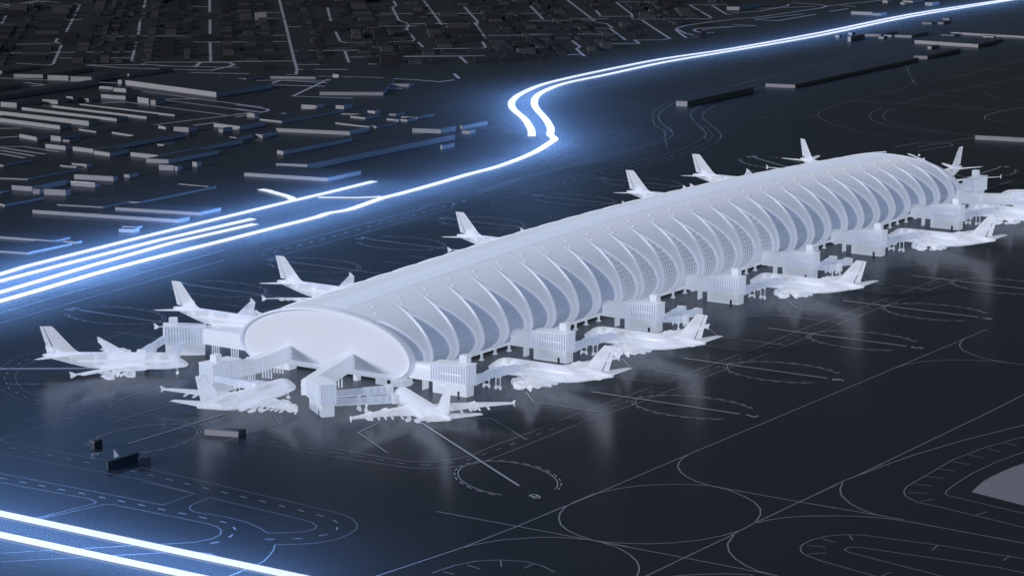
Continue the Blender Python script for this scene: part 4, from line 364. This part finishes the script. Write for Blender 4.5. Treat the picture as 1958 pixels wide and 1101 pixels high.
# ------------------------------------------------------------------ aircraft
def ringf(x,zc,ry,rz,n=28):
    out=[]
    for k in range(n):
        a=6.28318*k/n; c,s_=math.cos(a),math.sin(a)
        out.append((x,ry*math.copysign(abs(c)**.92,c),zc+rz*math.copysign(abs(s_)**.95,s_)))
    return out
AF=[(0,0),(.03,.28),(.12,.5),(.3,.56),(.55,.42),(.8,.2),(1,.02),(1,-.02),(.75,-.16),(.45,-.34),(.2,-.38),(.06,-.26)]
def foil(y,xl,ch,z,t,tw=0.):
    return [(xl+ch*a,y,z+ch*t*b-tw*ch*a) for a,b in AF]
def lathe(mb,prof,ox,oy,oz,n=18):
    mb.loft([[(ox+x,oy+r*math.cos(6.28318*k/n),oz+r*math.sin(6.28318*k/n)) for k in range(n)] for x,r in prof],cap=False)
def build_aircraft():
    A=empty('parked_aircraft','','aircraft')
    f=MB()
    st=[(0,5.0,.08,.08),(.25,5.0,.55,.5),(.9,5.1,1.15,1.1),(2.2,5.35,1.85,1.75),(3.8,5.75,2.45,2.35),(5.0,6.15,2.8,2.9),(6.5,6.5,3.08,3.42),(8.5,6.68,3.32,3.85),(11,6.74,3.5,4.12),(14,6.75,3.57,4.2),(22,6.75,3.57,4.2),(34,6.75,3.57,4.2),(43,6.75,3.57,4.2),(47,6.95,3.48,4.05),(51,7.25,3.25,3.75),(55,7.65,2.9,3.3),(59,8.1,2.45,2.8),(63,8.55,1.95,2.2),(67,8.95,1.4,1.6),(70,9.2,.95,1.1),(71.8,9.32,.6,.75),(72.5,9.35,.38,.5)]
    f.loft([ringf(*q) for q in st]); 
    f.loft([ringf(x,z,ry,rz,16) for x,z,ry,rz in ((19,3.6,1.2,.7),(22,3.4,3.2,1.5),(27,3.35,3.9,1.75),(38,3.4,3.9,1.7),(43,3.7,3.0,1.3),(46,4.1,1.2,.6))])
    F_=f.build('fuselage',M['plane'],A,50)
    ck=MB(); ck.loft([[(x,-w_,6.3),(x,w_,6.3),(x,w_,6.6),(x,-w_,6.6)] for x,w_ in ((6,2.2),(10,2.9),(55,2.4))])
    for x,r in ((9,3.0),(14.5,3.1),(16.2,3.1),(46,2.8),(58,1.9)): ck.loft([ringf(x+q,6.8 if x<50 else 8.0,r*.95,r*1.1,16) for q in (0,.5)])
    ck.build('cabin_deck',M['mull'],F_)
    for s_ in (1,-1):
        w_=MB()
        secs=[(2.2,21.2,18.6,4.3,.105),(3.6,22.2,17.4,4.5,.11),(8,25.5,15.2,5.05,.105),(14,29.6,12.6,5.85,.10),(20,34.0,10.2,6.6,.095),(26,38.3,8.2,7.25,.09),(33,43.3,6.0,7.9,.085),(38.3,47.1,4.3,8.35,.08),(39.6,48.3,3.5,8.45,.07)]
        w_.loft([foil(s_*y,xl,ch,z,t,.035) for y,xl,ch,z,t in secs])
        W_=w_.build('wing',M['plane'],A,40)
        wl=MB(); wl.loft([[(x0,s_*39.7+s_*dy,z),(x0+c*.5,s_*(39.82+dy),z),(x0+c,s_*(39.7+dy),z),(x0+c*.5,s_*(39.58+dy),z)] for x0,c,z,dy in ((50.6,1.2,7.0,.3),(48.6,3.1,8.3,.05),(49.3,2.6,9.1,.1),(51.0,1.3,10.0,.35))])
        wl.build('winglet',M['plane'],W_)
        for y,x,z in ((14.9,24.3,3.45),(25.7,32.8,4.75)):
            e=MB(); lathe(e,[(.9,.05),(1.0,.5),(1.1,1.42),(.2,1.5),(0,1.62),(.25,1.8),(1.6,1.95),(3.2,1.88),(4.6,1.55),(4.6,1.45),(4.0,1.2),(4.0,1.15),(6.0,.75),(6.0,.6),(5.2,.55),(7.0,.06)],x,s_*y,z)
            e.loft([[(x+1.2,s_*y-.22,z+1.7),(x+1.2,s_*y+.22,z+1.7),(x+6.2,s_*y+.25,z+1.0),(x+6.2,s_*y-.25,z+1.0)],[(x+3.6,s_*y-.2,z+2.9),(x+3.6,s_*y+.2,z+2.9),(x+9.5,s_*y+.2,z+2.3),(x+9.5,s_*y-.2,z+2.3)]])
            e.build('engine',M['plane'],W_,40)
        for y in (7.5,11.5,17,20.8,24.6,28.6):
            # wing data at y
            for (a,b) in zip(secs[:-1],secs[1:]):
                if a[0]<=y<=b[0]:
                    q=(y-a[0])/(b[0]-a[0]); xl=a[1]+(b[1]-a[1])*q; ch=a[2]+(b[2]-a[2])*q; z=a[3]+(b[3]-a[3])*q-.035*ch
            te=xl+ch; l_=5.6 if y<16 else 4.6
            fm_=MB(); fm_.loft([[(te-l_*.68+l_*u,s_*y+r*.55*math.cos(k*.785),z-.55-u*.7+r*math.sin(k*.785)) for k in range(8)] for u,r in ((0,.05),(.15,.5),(.4,.72),(.7,.6),(.9,.3),(1,.04))])
            fm_.build('flap_fairing',M['plane'],W_,50)
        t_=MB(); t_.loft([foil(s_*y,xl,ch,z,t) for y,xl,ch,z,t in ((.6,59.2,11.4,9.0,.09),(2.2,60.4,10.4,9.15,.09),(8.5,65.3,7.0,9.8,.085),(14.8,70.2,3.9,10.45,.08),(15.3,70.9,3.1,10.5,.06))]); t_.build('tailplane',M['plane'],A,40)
    fn=MB()
    def vf(z,xl,ch,t): return [(xl+ch*a,ch*t*b*(1 if i<7 else 1),z) for i,(a,b) in enumerate([(0,0),(.03,.3),(.15,.5),(.4,.55),(.75,.42),(1,.4),(1,-.4),(.75,-.42),(.4,-.55),(.15,-.5),(.03,-.3)])]
    fn.loft([vf(z,xl,ch,t) for z,xl,ch,t in ((9.6,50.5,14.6,.055),(11.2,54.6,11.3,.06),(12.4,56.6,9.9,.065),(16,60.0,8.2,.065),(20,63.7,6.4,.065),(23.2,66.6,5.0,.065),(24.0,67.6,4.3,.05))])
    FN=fn.build('tail_fin',M['plane'],A,40)
    rd=MB()
    for z0,z1 in ((11.3,15.4),(15.6,23.9)):
        def rv(z):
            q=(z-11.2)/(24.0-11.2); xs=66.75+(72.35-66.75)*q; ch=3.2+(1.25-3.2)*q
            return [(xs,.33,z),(xs+ch,.06,z),(xs+ch,-.06,z),(xs,-.33,z)]
        rd.loft([rv(z0),rv(z1)])
    rd.build('rudder',M['plane'],FN)
    def gear(name,x,y,nw,zt,rows):
        g=MB(); g.tube((x,y,zt),(x,y,.9),.28,.22); 
        for dx in rows:
            for dy in ((-.55,.55) if nw>1 else (0,)):
                g.tube((x+dx,y+dy-.22,.72),(x+dx,y+dy+.22,.72),.71,n=14)
        if len(rows)>1: g.tube((x+rows[0],y,.75),(x+rows[-1],y,.75),.2)
        g.tube((x,y,2.6),(x+1.4,y,3.6 if zt>3.5 else zt),.14)
        g.build(name,M['plane'],A,40)
    gear('nose_gear',5.6,0,2,4.2,(0,))
    for s_ in (1,-1):
        gear('main_gear',33.5,s_*6.2,2,4.6,(-.9,.9)); gear('main_gear',36.5,s_*2.7,2,4.0,(-1.6,0,1.6))
    return A
proto=build_aircraft()
AC=[
((40,-141),(0,1),'frosted aircraft nosed in by the nearest gate house on the right side of the concourse'),
((129,-141),(0,1),'frosted aircraft just beyond the first one on the right side, by the second gate house'),
((307,-141),(0,1),'frosted aircraft parked alone between two empty gates midway along the right side'),
((484.5,-141),(0,1),'frosted aircraft on the right side parked by the sixth gate house'),
((597,-141),(0,1),'far aircraft cut by the right edge in front of the long truss bridge'),
((49,142.5),(0,-1),'aircraft nearest the end wall behind the concourse on its left side, whole tail in view'),
((138.7,142.5),(0,-1),'aircraft behind the concourse with winglet rising over the roof edge, second tail'),
((316.5,142.5),(0,-1),'aircraft behind the concourse whose tail stands alone about midway along the roof'),
((519.2,143.5),(0,-1),'aircraft behind the concourse, nearer one of the two neighbouring far tails'),
((608.5,143.5),(0,-1),'aircraft behind the concourse, farther one of the two neighbouring far tails'),
((-74.5,-125.5),(.56,.83),'aircraft seen from behind with both wings spread, next to the painted 8 line in front'),
((-119.5,-15.5),(1,0),'aircraft before the end wall, tail to the left and nose beside a gate house'),
((-77.5,119.5),(.537,-.844),'leftmost aircraft, seen fully from the side with bluish see-through tail fin'),
((718.5,116.5),(-.54,-.84),'aircraft behind the far end of the roof showing only a slim upright tail'),
((747,2),(-1,0),'aircraft beyond the far end wall showing its tail and one level wing'),
((696,-125),(-.55,.83),'far corner aircraft behind the truss bridge, only its domed nose inside the picture'),
]
for i,((tx,ty),(hx,hy),lab) in enumerate(AC):
    o=proto if i==0 else copy_tree(proto)
    l=math.hypot(hx,hy); hx/=l; hy/=l
    o.location=(tx+72.5*hx,ty+72.5*hy,0); o.rotation_euler=(0,0,math.atan2(-hy,-hx))
    tag(o,lab,'aircraft','aircraft parked around the concourse')

# ------------------------------------------------------------------ gate houses and boarding bridges
def gate_house(label,org,ang,links,cabin=True,z1=15.4,vs=1,supports=True):
    """u outwards, v sideways; links = plan path (u,v) of the fixed walkway back to the concourse"""
    G=empty('gate_house',label,'gate house',(org[0],org[1],0),ang,'gate houses around the concourse')
    MB().cbox(0,20,0,6.2,.02,6.0,.15).build('lower_storey',M['white'],G)
    d=MB(); d.box(14.6,15.9,-.06,.05,.1,2.4); d.build('door',M['slot'],G)
    d=MB(); d.box(4,7.4,-.06,.05,3.9,4.4); d.box(8,8.8,-.06,.05,3.9,4.4); d.build('vent_louvre',M['mull'],G)
    up=MB(); up.loft([[(u,-1.0,6.02),(u,6.6,6.02),(u,6.6,zt),(u,-1.0,zt)] for u,zt in ((-.4,z1-.9),(20.6,z1))]); U=up.build('upper_storey',M['gate'],G)
    f=MB()
    for k in range(15):
        u=-.2+k*1.47; zt=z1-.9+.9*(u+.4)/21
        f.box(u-.2,u+.2,-1.55,-1.003,6.3,zt-.15); f.box(u-.2,u+.2,6.603,7.1,6.3,zt-.15)
    for k in range(6):
        v=-.7+k*1.4; f.box(20.603,21.1,v-.2,v+.2,6.3,z1-.15)
    f.build('facade_fin',M['white'],U)
    t=MB(); t.box(5,17,-1.25,-1.004,10.2,10.9); t.box(-.3,20.5,-1.3,-1.004,6.05,6.35); t.build('transom',M['mull'],U)
    r=MB(); r.loft([[(u,-1.75,zt),(u,7.3,zt),(u,7.3,zt+.35),(u,-1.75,zt+.35)] for u,zt in ((-.7,z1-.93),(21.2,z1+.02))]); r.build('roof',M['white'],G)
    if cabin:
        c=MB(); c.cbox(13.6,18,3.0,7.0,16.2,19.6,.2); 
        for u in (14,17.6):
            for v in (3.4,6.6): c.box(u-.2,u+.2,v-.2,v+.2,z1+.2,16.25)
        c.build('rooftop_cabin',M['white'],G)
    lb=MB(); su=[]
    for (a,b,w0,za,zb) in links:
        lb.beam(a,b,w0,za,zb,c=.9)
        A_=Vector(a);B_=Vector(b); dd=(B_-A_).normalized(); nn=Vector((-dd.y,dd.x))
        for sg in (1,-1):
            for q in (.3,.62):
                z=za+(zb-za)*q; o=nn*(sg*(w0/2+.12)); p0=A_+o; p1=B_+o
                lb.tube((p0.x,p0.y,z),(p1.x,p1.y,z),.22,n=6)
        L=(B_-A_).length
        if supports:
            for q in ((.3,.7) if L>15 else (.55,)):
                m_=A_+(B_-A_)*q
                for sg in (-1,-.33,.33,1):
                    p=m_+nn*(sg*(w0/2-.7)); su.append(MB().tube((p.x,p.y,.02),(p.x,p.y,za+.3),.38,.33,8))
    lb.build('link_walkway',M['white'],G,35)
    for q in su: q.build('walkway_column',M['white'],G,40)
    return G
def boarding_bridge(label,a,b,z=5.0,cab=True,leg=.55,w0=3.6,hh=3.3):
    a=Vector(a);b=Vector(b); d=(b-a); L=d.length
    J=empty('boarding_bridge',label,'boarding bridge',(a.x,a.y,0),math.atan2(d.y,d.x),'boarding bridges at the gates')
    m_=L*.52
    MB().beam((0,0),(m_+1,0),w0-.5,z,z+hh-.25,c=.45).build('inner_tunnel',M['gate'],J,35)
    MB().beam((m_,0),(L-3.4,0),w0,(z-.15,z-.15),z+hh,c=.5).build('outer_tunnel',M['gate'],J,35)
    o=MB()
    for sg in (1,-1):
        for zz_ in (z+.1,z+hh*.5,z+hh-.35): o.tube((m_,sg*(w0/2+.02),zz_),(L-3.4,sg*(w0/2+.02),zz_),.15,n=6)
    for q in (.2,.5,.8):
        u=m_+(L-3.4-m_)*q; o.box(u-.15,u+.15,-w0/2-.1,w0/2+.1,z-.1,z+hh-.3)
    o.build('tunnel_frame',M['white'],J,35)
    c=MB(); c.loft([[(u,-q,z-.4),(u,q,z-.4),(u,q,z+hh+.3),(u,-q,z+hh+.3)] for u,q in ((L-3.5,2.0),(L-2.4,2.4),(L-.8,2.4),(L-.3,2.1))]); c.build('cab',M['white'],J,35)
    lg=MB(); u=L*leg
    lg.tube((u,-1.4,.8),(u,-1.4,z),.28); lg.tube((u,1.4,.8),(u,1.4,z),.28); lg.box(u-.5,u+.5,-1.9,1.9,z-.75,z-.3); lg.box(u-.6,u+.6,-1.8,1.8,1.0,1.9)
    for v in (-1.5,1.5): lg.tube((u,v-.35,.72),(u,v+.35,.72),.7,n=12)
    lg.build('support_leg',M['white'],J,40)
    return J
def wp(org,ang,u,v):
    c,s_=math.cos(ang),math.sin(ang); return (org[0]+u*c-v*s_,org[1]+u*s_+v*c)
GX=[-3.3,85.6,174.5,263.4,352.3,441.2,553.4]
ordn=['first','second','third','fourth','fifth','sixth','seventh']
a=-math.pi/2
occ={0:40,1:129,3:307,5:484.5,6:597}
for i,x in enumerate(GX):
    org=(x,-65.2)
    what='serving an aircraft' if i in occ else 'without aircraft'
    gate_house(f'{ordn[i]} ribbed gate house on the right side from the near end, {what}',org,a,[((-14.5,3.6),(-.4,3.6),5.6,5.2,13.2)])
    if i in occ:
        px=occ[i]-x-3.55
        boarding_bridge(f'low tunnel from the {ordn[i]} right-side gate house to the aircraft front door',wp(org,a,19,6.5),wp(org,a,13.2,px),4.6,leg=.48)
        boarding_bridge(f'high tunnel from the {ordn[i]} right-side gate house to the aircraft upper door',wp(org,a,21,4.5),wp(org,a,25.5,px),(7.0),leg=.5)
    else:
        for (uv,wd) in (((16.8,33),'rear'),((28,32.5),'middle'),((33.2,12),'front')):
            boarding_bridge(f'{wd} one of the three folded tunnels at the {ordn[i]} right-side gate house',wp(org,a,20.2,{'rear':7,'middle':5.6,'front':3.8}[wd]),wp(org,a,*uv),5.4,leg=.62)
# end of the concourse
a8=math.atan2(-.82,-.58); o8=(-62,-35.5)
def loc(org,ang,p):
    c,s_=math.cos(-ang),math.sin(-ang); x,y=p[0]-org[0],p[1]-org[1]; return (x*c-y*s_,x*s_+y*c)
gate_house('ribbed gate house standing in front of the end wall, reached by a long descending walkway',o8,a8,[(loc(o8,a8,(-3.2,-14.8)),loc(o8,a8,(-60,-33)),6.4,5.4,13.2)],cabin=False,supports=True)
boarding_bridge('tunnel from the front gate house to the aircraft seen from behind, main door',wp(o8,a8,17.5,6.5),(-44.0,-74.5),4.7,leg=.5)
boarding_bridge('raised tunnel from the front gate house to the aircraft seen from behind, upper door',wp(o8,a8,13.5,6.5),(-39.8,-68.2),7.6,leg=.45)
a9=math.pi; o9=(-48,24.5)
gate_house('ribbed gate house before the end wall with a rooftop cabin, left one of the two',o9,a9,[(loc(o9,a9,(-3.2,24)),loc(o9,a9,(-33,18.5)),6.2,5.4,12.6),(loc(o9,a9,(-33,18.5)),loc(o9,a9,(-48.2,20.6)),6.0,5.4,12.5)])
boarding_bridge('tunnel from the left end-wall gate house down to the nose door of the lying aircraft',(-62,17.8),(-55.5,-11.9),4.7,leg=.5)
boarding_bridge('second tunnel from the left end-wall gate house to the upper door of the lying aircraft',(-66.5,17.8),(-69.5,-11.9),7.2,leg=.5)
a10=math.atan2(.79,-.62); o10=(4.6,83.6)
gate_house('ribbed gate house at the left corner of the concourse beside the leftmost aircraft',o10,a10,[(loc(o10,a10,(1.5,52)),loc(o10,a10,(2.0,84)),6.4,6.0,14.0)])
boarding_bridge('tunnel from the left corner gate house to the front door of the leftmost aircraft',wp(o10,a10,12,6.8),(-37.8,69.2),4.8,leg=.55)
boarding_bridge('long tunnel from the left corner gate house to the upper door of the leftmost aircraft',wp(o10,a10,20.5,5.5),(-47.5,81.5),7.2,leg=.5)
# far end
gate_house('distant ribbed gate house past the far end wall with a cabin on top',(660,-46),0,[((-34,4),(-.3,3.6),5.6,5.4,13.2)])
of=(631,-88.5); af=-math.pi/2
gate_house('distant gate house at the right picture edge, at the end of the long truss bridge',of,af,[((-42,-6.5),(-20,-8.5),6.2,5.6,13.4),((-19.6,-8.5),(-.3,2.5),5.6,6.0,13.0)])

# ------------------------------------------------------------------ traced buildings
def prism(q,z0,z1,c=0.,mi=0):
    m=MB(); cx=sum(p[0] for p in q)/4; cy=sum(p[1] for p in q)/4
    def off(p,k): 
        l=max(.01,math.hypot(p[0]-cx,p[1]-cy)); return (p[0]+(p[0]-cx)/l*k,p[1]+(p[1]-cy)/l*k)
    rings=[[(*p,z0) for p in q],[(*p,z1-c) for p in q]]
    if c: rings.append([(*off(p,-c*1.4),z1) for p in q])
    return m.loft(rings)
def building(x,y,fx,fy,dx,dy,h,label):
    o=empty('low_building',label,'building',(x,y,0))
    Q=[(0,0),(fx,fy),(fx+dx,fy+dy),(dx,dy)]
    prism(Q,0,h).build('wall',M['dark'] if any(k in label for k in DARKB) else M['bld'],o)
    prism(Q,h+.004,h+.25,.12).build('roof',M['bldroof'],o)
    return o
DARKB=('painted 9','slim bright end','behind the foreground long box')
for i,(x,y,fx,fy,dx,dy,h,label) in enumerate(BLD):
    building(x,y,fx,fy,dx,dy,h+.013*(i%11),label)
# slim wedge-shaped fin by the foreground long box
wf=empty('wedge_fin','pale pointed wedge sticking up behind the dark long foreground box','wedge',(WEDGE[0],WEDGE[1],0),rad(-60))
mw=MB(); mw.loft([[(0,-.4,0),(4.6,-.4,0),(0.2,-.4,6.4)],[(0,.4,0),(4.6,.4,0),(0.2,.4,6.4)]]); mw.build('wedge_panel',M['patch'],wf)

# ------------------------------------------------------------------ far city blocks
ca=rad(39.8); c1=Vector((math.cos(ca),math.sin(ca))); c2=Vector((-math.sin(ca),math.cos(ca))); CAM=Vector((-1074.,-825.))
edge=[(876,1067),(1024,909),(985,796),(1145,727),(1196,651),(1389,660),(1469,632),(1759,743),(1889,688)]
E2=sorted([((Vector(p)-CAM).dot(c2),(Vector(p)-CAM).dot(c1)) for p in edge])
def edge1(b):
    if b<=E2[0][0]: return E2[0][1]+40
    if b>=E2[-1][0]: return E2[-1][1]
    for p,q in zip(E2[:-1],E2[1:]):
        if p[0]<=b<=q[0]: return p[1]+(q[1]-p[1])*(b-p[0])/(q[0]-p[0])
# occupancy of roads and traced buildings
cell={}
def mark(p,r):
    k=(int(p.x//10),int(p.y//10))
    for i in range(-1,2):
        for j in range(-1,2): cell.setdefault((k[0]+i,k[1]+j),[]).append((p.x,p.y,r))
for wd,pts in LN:
    if wd<1: continue
    for k in range(len(pts)-1):
        p=Vector(pts[k]);q=Vector(pts[k+1]); n_=max(1,int((q-p).length/5))
        for t in range(n_+1): mark(p+(q-p)*(t/n_),wd/2+.8)
def free(p): 
    for x,y,r in cell.get((int(p.x//10),int(p.y//10)),()):
        if abs(p.x-x)<r+2.5 and abs(p.y-y)<r+2.5: return False
    return True
def inbld(p):
    for (x,y,fx,fy,dx,dy,h,label) in BLD:
        det=fx*dy-fy*dx; px,py=p.x-x,p.y-y
        a_=(px*dy-py*dx)/det; b_=(fx*py-fy*px)/det
        ma,mb=4/math.hypot(fx,fy),4/math.hypot(dx,dy)
        if -ma<a_<1+ma and -mb<b_<1+mb: return True
    return False
cand=[]
b0=E2[0][0]-60
v=-620.
while v<820:
    u=2480.+rnd.uniform(0,20)
    wv=rnd.choice((7,9,12,16,22,28))*rnd.uniform(.8,1.2)
    while u<3900:
        du=rnd.choice((5,7,9,12,16,24))*rnd.uniform(.8,1.2); wd=wv*rnd.uniform(.55,1.)
        p=CAM+c1*(u+du/2)+c2*(v+wd/2)
        if u>edge1(v+wd/2)+6 and rnd.random()<.80:
            ok=not inbld(p)
            nu=max(2,int(du/4)); nv=max(2,int(wd/4))
            if ok:
                for i in range(nu+1):
                    for j in range(nv+1):
                        if not free(CAM+c1*(u+du*i/nu)+c2*(v+wd*j/nv)): ok=False
                        if not ok: break
                    if not ok: break
            if ok:
                h=rnd.choice((1.6,2.2,2.6,3.0,3.6))*rnd.uniform(.8,1.2)
                if rnd.random()<.04: h*=2.2
                cand.append((u,v,du,wd,h))
        u+=du+rnd.choice((2,3,5,9,14))
    v+=wv+rnd.choice((2.5,3,4,6))
cand.sort(key=lambda q:-(q[3]*q[4]+q[2]*q[3]*.1)*(3000./q[0])**2 if q[0]<3350 else 0)
ndet=300-len(BLD)-2
body=MB(); cnt={}
for i,(u,v,du,wd,h) in enumerate(cand):
    p=CAM+c1*u+c2*v
    if i<ndet:
        o=bpy.data.objects.new('city_block',MB().cbox(0,du,0,wd,0,h,.15).mesh('city_block',rnd.choice([M['bldroof'],M['cityb'],M['cityc'],M['cityc']]) if du*wd>=110 or rnd.random()<.75 else M['bld'])); C.objects.link(o); o.location=(p.x,p.y,0); o.rotation_euler=(0,0,ca)
        tag(o,'low dark flat-roofed block among the packed rows of the far city','building','city blocks in the packed far rows')
    else:
        q=MB().box(0,du,0,wd,0,h)
        body.add([((CAM+c1*(u+a_)+c2*(v+b_)).x,(CAM+c1*(u+a_)+c2*(v+b_)).y,z) for a_,b_,z in q.v],q.f)
body.mi=[k//6%3 for k in range(len(body.f))]
tag(body.build('distant_city_blocks',[M['cityc'],M['bldroof'],M['cityb']]),'mass of tiny flat dark blocks filling the far city rows','city',kind='stuff')
print('city',len(cand),'detail',ndet)

# ------------------------------------------------------------------ camera, light, sky
cam=bpy.data.cameras.new('camera'); co=bpy.data.objects.new('camera',cam); C.objects.link(co)
cam.sensor_width=36; cam.lens=5330./1958*36; cam.clip_start=5; cam.clip_end=20000
co.matrix_world=Matrix(CAMM); S.camera=co
SAZ,SEL=rad(150),rad(15)
sd=Vector((math.cos(SAZ)*math.cos(SEL),math.sin(SAZ)*math.cos(SEL),math.sin(SEL)))
sl=bpy.data.lights.new('sun','SUN'); sl.energy=2.5; sl.angle=rad(10); sl.color=(.985,.975,1)
so=bpy.data.objects.new('sun',sl); C.objects.link(so); so.rotation_euler=(-sd).to_track_quat('-Z','Y').to_euler()
W=bpy.data.worlds.new('World'); S.world=W; W.use_nodes=True; nt=W.node_tree
sky=nt.nodes.new('ShaderNodeTexSky'); sky.sky_type='NISHITA'; sky.sun_disc=False; sky.sun_elevation=SEL; sky.sun_rotation=math.pi/2-SAZ
nt.links.new(sky.outputs[0],nt.nodes['Background'].inputs[0]); nt.nodes['Background'].inputs[1].default_value=.015
S.view_settings.view_transform='Standard'; S.view_settings.look='None'; S.view_settings.exposure=0; S.view_settings.gamma=1
cy=S.cycles; cy.max_bounces=8; cy.diffuse_bounces=2; cy.glossy_bounces=3; cy.transmission_bounces=6; cy.transparent_max_bounces=6; cy.caustics_reflective=False; cy.caustics_refractive=False; cy.sample_clamp_indirect=2.;
cy.use_denoising=True; cy.denoising_prefilter='FAST'; cy.denoising_input_passes='RGB_ALBEDO_NORMAL'; cy.use_adaptive_sampling=False
try: cy.use_light_tree=True
except Exception: pass
